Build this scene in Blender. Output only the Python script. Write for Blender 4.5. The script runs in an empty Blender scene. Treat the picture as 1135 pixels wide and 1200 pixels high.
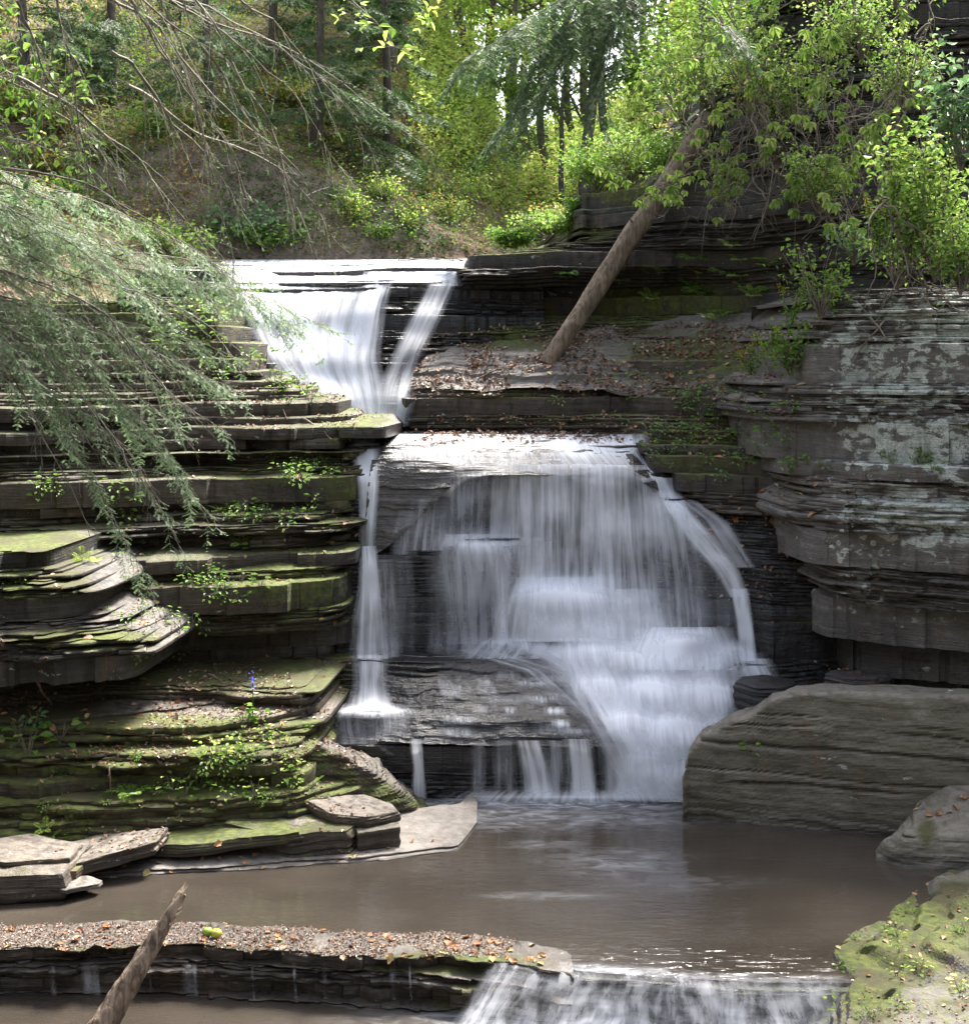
import bpy, math, random
import numpy as np
from mathutils import Vector
from mathutils.bvhtree import BVHTree
R = math.radians
sc = bpy.context.scene
C = sc.collection
H = 5.8; FP = 1600.0; CX = 567.5; HY = 420.0
rng = np.random.default_rng(7); random.seed(7)
def at(px, py, Y): return np.array([(px-CX)/FP*Y, Y, H-(py-HY)/FP*Y])
def zpx(py, Y): return H-(py-HY)/FP*Y
def proj(v):
    v = np.asarray(v); Y = np.maximum(v[..., 1], .1)
    return CX+FP*v[..., 0]/Y, HY-FP*(v[..., 2]-H)/Y
# ---------------------------------------------------------------- noise
def hsh(ix, iy, iz, s):
    with np.errstate(over='ignore'):
        n = (ix.astype(np.int64)*374761393+iy.astype(np.int64)*668265263+iz.astype(np.int64)*2147483647*3+np.int64(s)*1274126177)
        n = (n ^ (n >> 13))*1274126177
        n = (n ^ (n >> 16)) & 0xffffff
    return n/16777215.0
def vn(x, y=0., z=0., s=0):
    x, y, z = np.broadcast_arrays(np.asarray(x, float), np.asarray(y, float), np.asarray(z, float))
    ix, iy, iz = np.floor(x), np.floor(y), np.floor(z)
    fx, fy, fz = x-ix, y-iy, z-iz
    fx, fy, fz = [f*f*(3-2*f) for f in (fx, fy, fz)]
    o = 0
    for a in (0, 1):
        for b in (0, 1):
            for c in (0, 1):
                o = o+hsh(ix+a, iy+b, iz+c, s)*(fx if a else 1-fx)*(fy if b else 1-fy)*(fz if c else 1-fz)
    return o*2-1
def fbm(x, y=0., z=0., s=0, o=4):
    r = 0; a = 1.; t = 0
    for i in range(o):
        r = r+a*vn(np.asarray(x)*2**i, np.asarray(y)*2**i, np.asarray(z)*2**i, s+i*17); t += a; a *= .5
    return r/t
def sst(a, b, x):
    t = np.clip((np.asarray(x, float)-a)/(b-a), 0, 1); return t*t*(3-2*t)
# ---------------------------------------------------------------- mesh helpers
class MB:
    def __init__(s): s.v = []; s.f = {}; s.n = 0; s.a = {}; s.uv = []
    def add(s, v, f, **at_):
        v = np.asarray(v, float).reshape(-1, 3); f = np.asarray(f, int)
        s.f.setdefault(f.shape[1], []).append(f+s.n)
        for k, val in at_.items():
            s.a.setdefault(k, []).append(np.broadcast_to(np.asarray(val, float), (len(v),) if k != 'mask' else (len(v), 4)))
        s.v.append(v); s.n += len(v)
    def build(s, name, mat, parent=None, smooth=False):
        if not s.v: s.add([(0, 0, 0)]*3, [(0, 1, 2)])
        V = np.concatenate(s.v).astype(np.float32)
        me = bpy.data.meshes.new(name)
        me.vertices.add(len(V)); me.vertices.foreach_set('co', V.ravel())
        li = []; ls = []; n = 0
        for k, fl in s.f.items():
            F = np.concatenate(fl); li.append(F.ravel()); ls.append(np.arange(len(F))*k+n); n += F.size
        li = np.concatenate(li).astype(np.int32); ls = np.concatenate(ls).astype(np.int32)
        me.loops.add(len(li)); me.loops.foreach_set('vertex_index', li)
        me.polygons.add(len(ls)); me.polygons.foreach_set('loop_start', ls)
        me.polygons.foreach_set('use_smooth', np.full(len(ls), smooth))
        me.update(calc_edges=True)
        for k, vals in s.a.items():
            A = np.concatenate(vals)
            if len(A) != len(V): continue
            if A.ndim == 2:
                at_ = me.attributes.new(k, 'FLOAT_COLOR', 'POINT'); at_.data.foreach_set('color', A.astype(np.float32).ravel())
            else:
                at_ = me.attributes.new(k, 'FLOAT', 'POINT'); at_.data.foreach_set('value', A.astype(np.float32))
        me.validate()
        me.materials.append(mat)
        o = bpy.data.objects.new(name, me); C.objects.link(o)
        if parent: o.parent = parent
        return o
def tag(o, label=None, cat=None, group=None, kind=None):
    if label: o['label'] = label
    if cat: o['category'] = cat
    if group: o['group'] = group
    if kind: o['kind'] = kind
    return o
def empty(name, loc, label, cat, group=None):
    o = bpy.data.objects.new(name, None); C.objects.link(o); o.location = loc
    o.empty_display_size = .2
    return tag(o, label, cat, group)
def child_at(o, root):      # part built in world coordinates under a root Empty
    o.parent = root; o.matrix_parent_inverse.identity()
    me = o.data; n = len(me.vertices); co = np.empty(n*3, np.float32); me.vertices.foreach_get('co', co)
    co = co.reshape(-1, 3)-np.array(root.location, np.float32); me.vertices.foreach_set('co', co.ravel()); me.update()
    return o
def gridf(nr, nc):
    i = np.arange(nr-1)[:, None]*nc+np.arange(nc-1)[None, :]
    return np.stack([i, i+1, i+nc+1, i+nc], -1).reshape(-1, 4)
def tube(mb, P, rad, n=6, cap=True, rough=0, **kw):
    P = np.asarray(P, float); m = len(P); rad = np.broadcast_to(np.asarray(rad, float), (m,))
    T = np.gradient(P, axis=0); T /= np.linalg.norm(T, axis=1)[:, None]+1e-9
    up = np.array([0, 0, 1.]) if abs(T[0, 2]) < .8 else np.array([1., 0, 0])
    A = np.cross(T, up); A /= np.linalg.norm(A, axis=1)[:, None]+1e-9
    B = np.cross(T, A)
    th = np.arange(n)/n*2*math.pi
    r = rad[:, None]*np.ones(n)
    if rough: r = r*(1+rough*fbm(np.cos(th)[None, :]*1.5+5, np.sin(th)[None, :]*1.5+9, np.linspace(0, m*.25, m)[:, None], int(P[0, 0]*100) % 97, 3))
    V = P[:, None]+r[..., None]*(np.cos(th)[None, :, None]*A[:, None]+np.sin(th)[None, :, None]*B[:, None])
    i = np.arange(m-1)[:, None]*n; j = np.arange(n)[None, :]; j2 = (j+1) % n
    F = np.stack([i+j, i+j2, i+n+j2, i+n+j], -1).reshape(-1, 4)
    mb.add(V, F, **kw)
    if cap:
        for e, idx in ((0, 0), (1, m-1)):
            if rad[idx] > .012:
                c = np.vstack([V[idx], P[idx][None]]); f = [(k, (k+1) % n, n) for k in range(n)]
                mb.add(c, f, **kw)
def curve(p0, p1, sag=0, wob=0, n=12, s=0, side=0):
    p0 = np.asarray(p0, float); p1 = np.asarray(p1, float); t = np.linspace(0, 1, n)
    P = p0+(p1-p0)*t[:, None]
    P[:, 2] += sag*4*t*(1-t)
    L = np.linalg.norm(p1-p0)
    for k in range(3): P[:, k] += wob*L*(fbm(t*3+s*3.1, k*7.7+.5, 0, s, 3)-fbm(s*3.1, k*7.7+.5, 0, s, 3)*(1-t))*sst(0, .15, t)
    return P
# ---------------------------------------------------------------- materials
def newmat(name):
    m = bpy.data.materials.new(name); m.use_nodes = True; nt = m.node_tree
    for n in list(nt.nodes): nt.nodes.remove(n)
    return m, nt
class G:
    def __init__(s, nt): s.nt = nt
    def n(s, t, **k):
        x = s.nt.nodes.new(t)
        for a, b in k.items(): setattr(x, a, b)
        return x
    def l(s, a, b): s.nt.links.new(a, b)
    def inp(s, sock, v):
        if isinstance(v, bpy.types.NodeSocket): s.l(v, sock)
        else: sock.default_value = v
    def math(s, op, a, b=0., c=None, clamp=False):
        x = s.n('ShaderNodeMath', operation=op, use_clamp=clamp); s.inp(x.inputs[0], a); s.inp(x.inputs[1], b)
        if c is not None: s.inp(x.inputs[2], c)
        return x.outputs[0]
    def mix(s, f, a, b, bt='MIX'):
        x = s.n('ShaderNodeMix', data_type='RGBA', blend_type=bt)
        s.inp(x.inputs[0], f)
        for sk, v in ((x.inputs[6], a), (x.inputs[7], b)):
            s.inp(sk, (*v, 1) if isinstance(v, tuple) and len(v) == 3 else v)
        return x.outputs[2]
    def noise(s, vec, scale, det=4, rough=.55, dist=0):
        x = s.n('ShaderNodeTexNoise'); s.l(vec, x.inputs['Vector']); x.inputs['Scale'].default_value = scale
        x.inputs['Detail'].default_value = det; x.inputs['Roughness'].default_value = rough; x.inputs['Distortion'].default_value = dist
        return x.outputs['Fac']
    def vmul(s, vec, v):
        x = s.n('ShaderNodeVectorMath', operation='MULTIPLY'); s.l(vec, x.inputs[0]); x.inputs[1].default_value = v; return x.outputs[0]
    def ss(s, x, a, b, lo=0., hi=1.):
        m = s.n('ShaderNodeMapRange', interpolation_type='SMOOTHSTEP'); s.inp(m.inputs[0], x)
        m.inputs[1].default_value = a; m.inputs[2].default_value = b; m.inputs[3].default_value = lo; m.inputs[4].default_value = hi
        return m.outputs[0]
def rock_mat(name, dark, mid, light, bump=.6, strat=16., mossc=(.045, .062, .010), lich=(.66, .68, .63), warm=(.16, .10, .06)):
    m, nt = newmat(name); g = G(nt)
    pos = g.n('ShaderNodeNewGeometry').outputs['Position']
    geo = g.n('ShaderNodeNewGeometry'); sep = g.n('ShaderNodeSeparateXYZ'); g.l(geo.outputs['Normal'], sep.inputs[0]); nz = sep.outputs[2]
    at_ = g.n('ShaderNodeAttribute', attribute_name='mask'); sc_ = g.n('ShaderNodeSeparateColor'); g.l(at_.outputs['Color'], sc_.inputs[0])
    moss, wet, lic, tone = sc_.outputs[0], sc_.outputs[1], sc_.outputs[2], at_.outputs['Alpha']
    pv = g.vmul(pos, (1, 1, strat))
    n1 = g.noise(pv, 1.3, 6, .6, .3); n2 = g.noise(pos, 9, 6, .65); n3 = g.noise(pos, 1.7, 4, .6); n4 = g.noise(pos, 45, 3, .6)
    n5 = g.noise(g.vmul(pos, (1.3, 1.3, .5)), 3.1, 5, .6)
    f = g.math('ADD', g.math('MULTIPLY', n1, .5), g.math('MULTIPLY', n2, .3)); f = g.math('ADD', f, g.math('MULTIPLY', n3, .35))
    f = g.math('ADD', f, g.math('MULTIPLY', g.math('SUBTRACT', tone, .5), .45))
    col = g.mix(g.ss(f, .42, .6), dark, mid); col = g.mix(g.ss(f, .6, .8), col, light)
    col = g.mix(g.ss(n5, .55, .72, 0, .6), col, warm)
    col = g.mix(g.math('MULTIPLY', g.ss(n4, .3, .8), .25), col, (.03, .028, .025))
    # paler colour on flat tops, less where wet
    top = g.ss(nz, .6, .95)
    pale_top = g.math('MULTIPLY', g.math('MULTIPLY', top, g.ss(n2, .34, .62)), g.math('MAXIMUM', g.math('SUBTRACT', .6, g.math('MULTIPLY', wet, .62)), 0.))
    col = g.mix(pale_top, col, (.24, .21, .185))
    # moss
    mf = g.math('ADD', g.math('MULTIPLY', nz, .35), g.math('ADD', g.math('MULTIPLY', n2, .55), g.math('MULTIPLY', n3, .7)))
    mf = g.math('ADD', mf, g.math('MULTIPLY', g.math('SUBTRACT', moss, 1.), .9))
    mfac = g.math('MULTIPLY', g.ss(mf, .42, .68), g.ss(moss, .02, .2))
    mc = g.mix(g.ss(g.noise(pos, 14, 4), .35, .68), mossc, (.115, .13, .02))
    mc = g.mix(g.ss(n3, .45, .62), mc, (.06, .055, .02))
    # lichen
    v = g.n('ShaderNodeTexVoronoi', feature='F1'); g.l(pos, v.inputs['Vector']); v.inputs['Scale'].default_value = 7
    vs = g.math('ADD', g.math('MULTIPLY', v.outputs['Distance'], 1.4), g.math('MULTIPLY', n2, .7))
    big = g.noise(g.vmul(pos, (1.2, 1.2, 2.4)), 2.6, 7, .68, .6)
    lf = g.math('SUBTRACT', g.math('ADD', g.math('MULTIPLY', lic, .62), g.math('SUBTRACT', g.math('MULTIPLY', n4, .36), .18)), g.math('ADD', g.math('MULTIPLY', vs, .22), g.math('SUBTRACT', g.math('MULTIPLY', big, 2.1), .97)))
    vr = g.n('ShaderNodeSeparateColor'); g.l(v.outputs['Color'], vr.inputs[0])
    spot = g.math('MULTIPLY', g.math('MULTIPLY', g.ss(g.math('ADD', v.outputs['Distance'], g.math('MULTIPLY', n2, .25)), .42, .36), g.ss(vr.outputs[0], .80, .82)), g.ss(lic, .12, .3))
    lfac = g.math('MAXIMUM', g.ss(lf, .02, .12, 0, .9), g.math('MULTIPLY', spot, .85))
    col = g.mix(lfac, col, g.mix(g.ss(g.math('ADD', g.math('MULTIPLY', n4, .5), g.math('MULTIPLY', n2, .5)), .38, .6), lich, (.34, .38, .32)))
    # wet rock is darker and glossy
    wf = g.math('MULTIPLY', wet, g.ss(n5, .2, .5, .6, 1))
    hs = g.mix(g.math('MULTIPLY', wf, .78), col, (.013, .012, .013))
    hs = g.mix(mfac, hs, mc)
    p = g.n('ShaderNodeBsdfPrincipled')
    g.l(hs, p.inputs['Base Color'])
    r = g.math('SUBTRACT', .85, g.math('MULTIPLY', g.math('MULTIPLY', wf, g.math('SUBTRACT', 1., mfac)), .62)); g.l(r, p.inputs['Roughness'])
    b = g.n('ShaderNodeBump'); b.inputs['Strength'].default_value = bump; b.inputs['Distance'].default_value = .05
    lam = g.noise(g.vmul(pos, (2.2, 2.2, 42)), 1.1, 4, .55, .2)
    hh = g.math('ADD', g.math('MULTIPLY', lam, .6), g.math('MULTIPLY', n2, .8)); hh = g.math('ADD', hh, g.math('MULTIPLY', n4, .3))
    hh = g.math('ADD', hh, g.math('MULTIPLY', mfac, .25)); hh = g.math('ADD', hh, g.math('MULTIPLY', g.math('MULTIPLY', g.noise(pos, 120, 2), mfac), .5))
    g.l(hh, b.inputs['Height']); g.l(b.outputs[0], p.inputs['Normal'])
    o = g.n('ShaderNodeOutputMaterial'); g.l(p.outputs[0], o.inputs[0])
    return m
def leaf_mat(name, cols, trans=.45, rough=.5, var='rnd'):
    m, nt = newmat(name); g = G(nt)
    a = g.n('ShaderNodeAttribute', attribute_name=var)
    oi = g.n('ShaderNodeObjectInfo')
    f = g.math('FRACT', g.math('ADD', a.outputs['Fac'], oi.outputs['Random'] if var == 'obj' else 0.))
    if var == 'obj': f = oi.outputs['Random']
    r = g.n('ShaderNodeValToRGB'); g.l(f, r.inputs[0]); r.color_ramp.interpolation = 'LINEAR'
    el = r.color_ramp.elements
    while len(el) < len(cols): el.new(.5)
    for i, c in enumerate(cols): el[i].position = i/(len(cols)-1); el[i].color = (*c, 1)
    pos = g.n('ShaderNodeNewGeometry').outputs['Position']
    n = g.noise(pos, 30, 2)
    col = g.mix(g.ss(n, .3, .7, 0, .35), r.outputs[0], (.02, .03, .008))
    p = g.n('ShaderNodeBsdfPrincipled'); g.l(col, p.inputs['Base Color']); p.inputs['Roughness'].default_value = rough
    t = g.n('ShaderNodeBsdfTranslucent'); tc = g.mix(.5, col, (1., 1., .35), 'MULTIPLY'); g.l(g.mix(.6, col, r.outputs[0]), t.inputs[0])
    mx = g.n('ShaderNodeMixShader'); mx.inputs[0].default_value = trans; g.l(p.outputs[0], mx.inputs[1]); g.l(t.outputs[0], mx.inputs[2])
    o = g.n('ShaderNodeOutputMaterial'); g.l(mx.outputs[0], o.inputs[0])
    return m
def bark_mat(name, a, b, stretch=(6, 6, .8), bump=.5, sc=5):
    m, nt = newmat(name); g = G(nt)
    pos = g.n('ShaderNodeTexCoord').outputs['Object']
    n = g.noise(g.vmul(pos, stretch), sc, 5, .6, .4); n2 = g.noise(pos, 3.5, 4)
    col = g.mix(g.ss(n, .35, .65), a, b); col = g.mix(g.ss(n2, .5, .7, 0, .55), col, tuple(min(1, x*1.7) for x in b))
    p = g.n('ShaderNodeBsdfPrincipled'); g.l(col, p.inputs['Base Color']); p.inputs['Roughness'].default_value = .85
    bp = g.n('ShaderNodeBump'); bp.inputs['Strength'].default_value = bump; bp.inputs['Distance'].default_value = .04; g.l(n, bp.inputs['Height']); g.l(bp.outputs[0], p.inputs['Normal'])
    o = g.n('ShaderNodeOutputMaterial'); g.l(p.outputs[0], o.inputs[0]); return m
def flow_mat(name):
    m, nt = newmat(name); g = G(nt)
    def att(n_): return g.n('ShaderNodeAttribute', attribute_name=n_).outputs['Fac']
    u, v, d = att('fu'), att('fv'), att('dens')
    cb = g.n('ShaderNodeCombineXYZ'); g.l(u, cb.inputs[0]); g.l(g.math('MULTIPLY', v, .05), cb.inputs[1]); g.l(g.math('MULTIPLY', v, .02), cb.inputs[2])
    n1 = g.noise(cb.outputs[0], 11, 3, .5, .05); n2 = g.noise(cb.outputs[0], 36, 3, .6)
    cb2 = g.n('ShaderNodeCombineXYZ'); g.l(u, cb2.inputs[0]); g.l(g.math('MULTIPLY', v, .7), cb2.inputs[1])
    n3 = g.noise(cb2.outputs[0], 2.6, 3, .5)
    st = g.math('ADD', g.math('MULTIPLY', n1, .74), g.math('MULTIPLY', n2, .26)); st = g.ss(st, .36, .64, 0, 1)
    st = g.math('ADD', g.math('MULTIPLY', st, .8), g.math('MULTIPLY', g.ss(n3, .3, .7), .45))
    # thick flow closes the gaps between strands, thin flow breaks into threads
    d = g.math('MINIMUM', g.math('MULTIPLY', d, 1.22), 1.1)
    a = g.math('MULTIPLY', d, g.math('ADD', g.math('MULTIPLY', g.math('MULTIPLY', d, d), .62), g.math('MULTIPLY', st, g.math('SUBTRACT', 1.15, g.math('MULTIPLY', d, .5)))))
    a = g.math('MINIMUM', a, .98)
    df = g.n('ShaderNodeBsdfPrincipled'); df.inputs['Base Color'].default_value = (.92, .94, 1., 1); df.inputs['Roughness'].default_value = .55
    tl = g.n('ShaderNodeBsdfTranslucent'); tl.inputs[0].default_value = (.92, .94, 1., 1)
    mx0 = g.n('ShaderNodeMixShader'); mx0.inputs[0].default_value = .35; g.l(df.outputs[0], mx0.inputs[1]); g.l(tl.outputs[0], mx0.inputs[2])
    tr = g.n('ShaderNodeBsdfTransparent')
    mx = g.n('ShaderNodeMixShader'); g.l(a, mx.inputs[0]); g.l(tr.outputs[0], mx.inputs[1]); g.l(mx0.outputs[0], mx.inputs[2])
    o = g.n('ShaderNodeOutputMaterial'); g.l(mx.outputs[0], o.inputs[0])
    return m
def water_mat(name, base, ripple=.05, foam=True):
    m, nt = newmat(name); g = G(nt)
    pos = g.n('ShaderNodeNewGeometry').outputs['Position']
    f = g.n('ShaderNodeAttribute', attribute_name='foam').outputs['Fac']; rp = g.n('ShaderNodeAttribute', attribute_name='rip').outputs['Fac']
    n = g.noise(g.vmul(pos, (1., 2.6, 1)), 3.2, 5, .6, .8); n2 = g.noise(g.vmul(pos, (1., 1.6, 1)), .6, 3)
    fm = g.math('MULTIPLY', f, g.ss(n, .38, .72, .15, 1), clamp=True)
    c = g.mix(g.ss(n2, .35, .65), base, tuple(x*1.35 for x in base)); c = g.mix(fm, c, (.62, .64, .7))
    p = g.n('ShaderNodeBsdfPrincipled'); g.l(c, p.inputs['Base Color'])
    g.l(g.math('ADD', .09, g.math('MULTIPLY', fm, .4)), p.inputs['Roughness']); p.inputs['IOR'].default_value = 1.33
    w = g.noise(g.vmul(pos, (1., 3.2, 1)), 3.0, 3, .5, .5)
    b = g.n('ShaderNodeBump'); g.l(g.math('ADD', .04, g.math('MULTIPLY', rp, .8)), b.inputs['Strength']); b.inputs['Distance'].default_value = .06; g.l(w, b.inputs['Height']); g.l(b.outputs[0], p.inputs['Normal'])
    o = g.n('ShaderNodeOutputMaterial'); g.l(p.outputs[0], o.inputs[0]); return m
M = {}
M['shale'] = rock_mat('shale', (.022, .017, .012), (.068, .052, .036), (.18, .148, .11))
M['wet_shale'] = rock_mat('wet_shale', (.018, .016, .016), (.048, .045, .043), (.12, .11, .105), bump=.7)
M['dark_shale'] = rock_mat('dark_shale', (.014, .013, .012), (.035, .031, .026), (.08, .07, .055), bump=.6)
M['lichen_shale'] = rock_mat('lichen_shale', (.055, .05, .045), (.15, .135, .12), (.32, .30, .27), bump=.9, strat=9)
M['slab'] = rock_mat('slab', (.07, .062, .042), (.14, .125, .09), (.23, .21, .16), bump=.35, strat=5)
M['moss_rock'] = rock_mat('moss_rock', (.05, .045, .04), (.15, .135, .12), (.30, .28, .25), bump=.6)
M['flow'] = flow_mat('silky_water')
M['pool'] = water_mat('pool_water', (.036, .030, .024))
M['needle'] = leaf_mat('hemlock_needles', [(.09, .17, .075), (.15, .26, .12), (.23, .34, .17), (.33, .36, .20)], .38, .55)
M['needle_dark'] = leaf_mat('dark_needles', [(.05, .10, .035), (.08, .15, .05), (.13, .20, .08)], .45, .6)
M['needle_deep'] = leaf_mat('deep_needles', [(.02, .045, .015), (.035, .07, .025), (.05, .09, .03)], .2, .6)
M['twig'] = bark_mat('twig_bark', (.09, .08, .06), (.22, .20, .16), (1, 1, 1), .2, 8)
M['bark'] = bark_mat('tree_bark', (.045, .038, .03), (.12, .10, .08))
M['vine'] = bark_mat('dry_vine', (.10, .08, .06), (.21, .175, .13), (1, 1, 1), .2, 8)
M['log'] = bark_mat('log_bark', (.085, .06, .04), (.21, .16, .115), (9, 9, 1.2), .7, 2.2)
M['driftwood'] = bark_mat('driftwood', (.09, .06, .04), (.30, .225, .16), (9, 9, 1.), .8, 2.5)
M['heart'] = bark_mat('bare_wood', (.35, .26, .17), (.55, .45, .33), (8, 8, 1), .3)
M['green'] = leaf_mat('green_leaves', [(.07, .16, .02), (.12, .25, .03), (.20, .34, .05), (.30, .42, .09)], .5)
M['ylgreen'] = leaf_mat('yellow_green_leaves', [(.24, .42, .06), (.40, .57, .11), (.54, .66, .17), (.68, .64, .20)], .65)
M['lime'] = leaf_mat('lime_leaves', [(.12, .24, .04), (.20, .34, .06), (.30, .43, .09), (.42, .48, .16)], .5)
M['blueleaf'] = leaf_mat('blue_green_leaves', [(.08, .17, .06), (.15, .27, .11), (.24, .36, .18)], .4)
M['mixleaf'] = leaf_mat('understory_leaves', [(.07, .15, .03), (.14, .27, .04), (.28, .36, .06), (.42, .34, .09), (.40, .20, .08)], .5)
M['dead'] = leaf_mat('fallen_leaves', [(.06, .035, .025), (.14, .075, .045), (.30, .15, .085), (.45, .33, .24), (.22, .08, .045), (.10, .06, .04)], .15, .45)
M['dead_obj'] = leaf_mat('fallen_leaf', [(.16, .07, .035), (.45, .19, .07), (.42, .25, .15), (.5, .38, .14), (.35, .13, .06)], .15, .6, 'obj')
M['yellow'] = leaf_mat('yellow_flowers', [(.6, .42, .02), (.7, .5, .05)], .3)
# ---------------------------------------------------------------- strata: rock built of stacked layers
SOL = []; WSOL = []      # collected rock surfaces for ray casting
def blobs(px, py, L):
    o = np.zeros(px.shape)
    for (x, y, rx, ry, s) in L:
        o = np.maximum(o, s*np.exp(-(((px-x)/rx)**2+((py-y)/ry)**2)**1.5*.7))
    return o
def finish(mb, name, mat, masks, label, solid=True, rec=None, kind='structure', cat=None, root=None):
    V = np.concatenate(mb.v); px, py = proj(V)
    m, w, l = masks
    A = np.stack([np.clip(m(px, py) if callable(m) else np.full(len(V), m), 0, 1), np.clip(w(px, py) if callable(w) else np.full(len(V), w), 0, 1),
                  np.clip(l(px, py) if callable(l) else np.full(len(V), l), 0, 1), np.concatenate(mb.a['tone'])], -1)
    del mb.a['tone']; mb.a['mask'] = [A]
    o = mb.build(name, mat)
    if solid:
        for k, fl in mb.f.items():
            SOL.append((V, np.concatenate(fl)))
            if name in ('stream_bed', 'rock_brow', 'rock_face', 'rock_slab', 'rock_ledge', 'rock_lip', 'hillside') or (name == 'rock_shelf' and 'block' in label): WSOL.append(SOL[-1])
    tag(o, label, cat or 'rock', kind=kind)
    return o
def strata(cols, Yn, z0, z1, pL, pR, seed, amp=.14, lam=.03, thick=(.12, .36), lamth=(.025, .075), dx=.03,
           eL=None, eR=None, topback=2.5, warp=.05, slope=6., blocky=1., und=.35, eslope=None, plates=0., clip=.3, ps=.3):
    rg = np.random.default_rng(seed)
    xs = [(c[0]-CX)/FP*Yn for c in cols]
    prof = [(np.array([zpx(py, Y) for py, Y in c[1]]), np.array([Y for py, Y in c[1]])) for c in cols]
    for i, (zz, yy) in enumerate(prof):
        zz = zz.copy()
        for k in range(1, len(zz)): zz[k] = max(zz[k], zz[k-1]+.004)
        prof[i] = (zz, yy)
    X = np.arange((pL-CX)/FP*Yn, (pR-CX)/FP*Yn, dx)
    def macro(z):
        ys = np.array([np.interp(z, zz, yy) for zz, yy in prof]); return np.interp(X, xs, ys)
    def ends(T, z):
        zz = np.array([zpx(py, Y) for px, py, Y in T]); xx = np.array([(px-CX)/FP*Y for px, py, Y in T]); o = np.argsort(zz)
        return np.interp(z, zz[o], xx[o])
    zs = []; z = z0; bed = 0
    while z < z1:
        bt = rg.uniform(*thick); zb = min(z+bt, z1)
        bo = rg.uniform(-1, 1); s1 = rg.integers(1e6)
        single = rg.random() < ps
        while z < zb-.004:
            t = (zb-z) if single else rg.uniform(*lamth)
            if zb-(z+t) < lamth[0]*.6: t = zb-z
            zs.append((z, z+t, bed, bo, s1)); z += t
        z = zb; bed += 1
    zw = fbm(X*.35, seed, 0, seed, 3)*warp+fbm(X*1.7, seed+3, 0, seed, 2)*min(warp, .05)*.35
    Fs = []; rngs = []
    for k, (za, zb, bd, bo, s1) in enumerate(zs):
        F = macro((za+zb)/2)
        cell = np.floor(X*1.1+vn(X*.5, s1 % 97, 0, 3)*.8)
        blk = hsh(cell, cell*0+s1 % 1000, cell*0, 5)*2-1
        F = F+amp*(.45*bo+.55*fbm(X*.9, s1 % 991, 0, 11, 3)+.45*blocky*blk)+lam*(fbm(X*2.5, k*3.3, 0, seed+5, 4)*1.6+rg.uniform(-1, 1)*.8)
        c2 = np.floor(X*2.6+k*.43+.5*vn(X*1.3, k*.7, 0, seed)); F = F+lam*1.5*blocky*(hsh(c2, c2*0+k, c2*0, seed+8)-.5)+lam*.5*vn(X*11, k*1.9, 0, seed+6)
        if plates: F = F+plates*np.maximum(0, fbm(X*1.3, k*1.7, 0, seed+77, 2))**1.5*-2
        lo, hi = 0, len(X)
        jit = rg.uniform(-1, 1)*lam*3+bo*amp*.5
        es = eslope or slope
        if eL is not None:
            xl = ends(eL, (za+zb)/2)+jit+.04*fbm(za*5, 0, 0, seed, 3); d = np.maximum(0, xl+.12-X); F = F+d*d*es*1.5+np.maximum(0, xl-X)*es; lo = np.searchsorted(X, xl-clip)
        if eR is not None:
            xr = ends(eR, (za+zb)/2)-jit+.04*fbm(za*5, 3, 0, seed, 3); d = np.maximum(0, X-xr+.12); F = F+d*d*es*1.5+np.maximum(0, X-xr)*es; hi = np.searchsorted(X, xr+clip)
        Fs.append(F); rngs.append((lo, hi))
    mb = MB()
    for k, (za, zb, bd, bo, s1) in enumerate(zs):
        F = Fs[k]; lo, hi = rngs[k]
        if hi-lo < 3: continue
        h = zb-za
        nx = np.max(np.array(Fs[k+1:k+9]), 0)+.25 if k+1 < len(zs) else F+topback
        top_last = k >= len(zs)-8
        B = np.maximum(F+.3, nx)
        if top_last: B = np.maximum(B, F+topback*(.6+.4*(k/len(zs))))
        za_, zb_ = za+zw+.003, zb+zw
        edge = .006*fbm(X*6, zb*9, 0, seed+3, 2)
        n1 = .018*fbm(X*7, za*31, 0, seed+1, 3); n2 = .018*fbm(X*7, za*31+4.3, 0, seed+2, 3)
        bev = min(.02, h*.3)
        rows = [(F+und, za_), (F+.01+n1*.5, za_), (F+n1, za_+.35*h), (F+n2, za_+.72*h), (F+bev*.3+n2*.6, zb_-bev*.6+edge), (F+bev*1.3, zb_+edge)]
        for q in (.12, .35, .65, 1.):
            yy = F+bev*1.3+(B-F-bev)*q
            rows.append((yy, zb_+edge+.07*(yy-F-bev)*(1. if not top_last else .3)+.010*fbm(X*4, yy*4, 0, seed+9, 3)))
        P = np.array([np.stack([X[lo:hi], r[0][lo:hi], np.broadcast_to(r[1], X.shape)[lo:hi]], -1) for r in rows])
        tone = .5+.3*hsh(np.array([k]), np.array([seed]), np.array([0]), 1)[0]-.15+.2*fbm(X[lo:hi]*.8, za*3, 0, seed, 2)
        mb.add(P, gridf(len(rows), hi-lo), tone=np.tile(tone, len(rows)))
    return mb
def Z0(px, py): return 0
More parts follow.
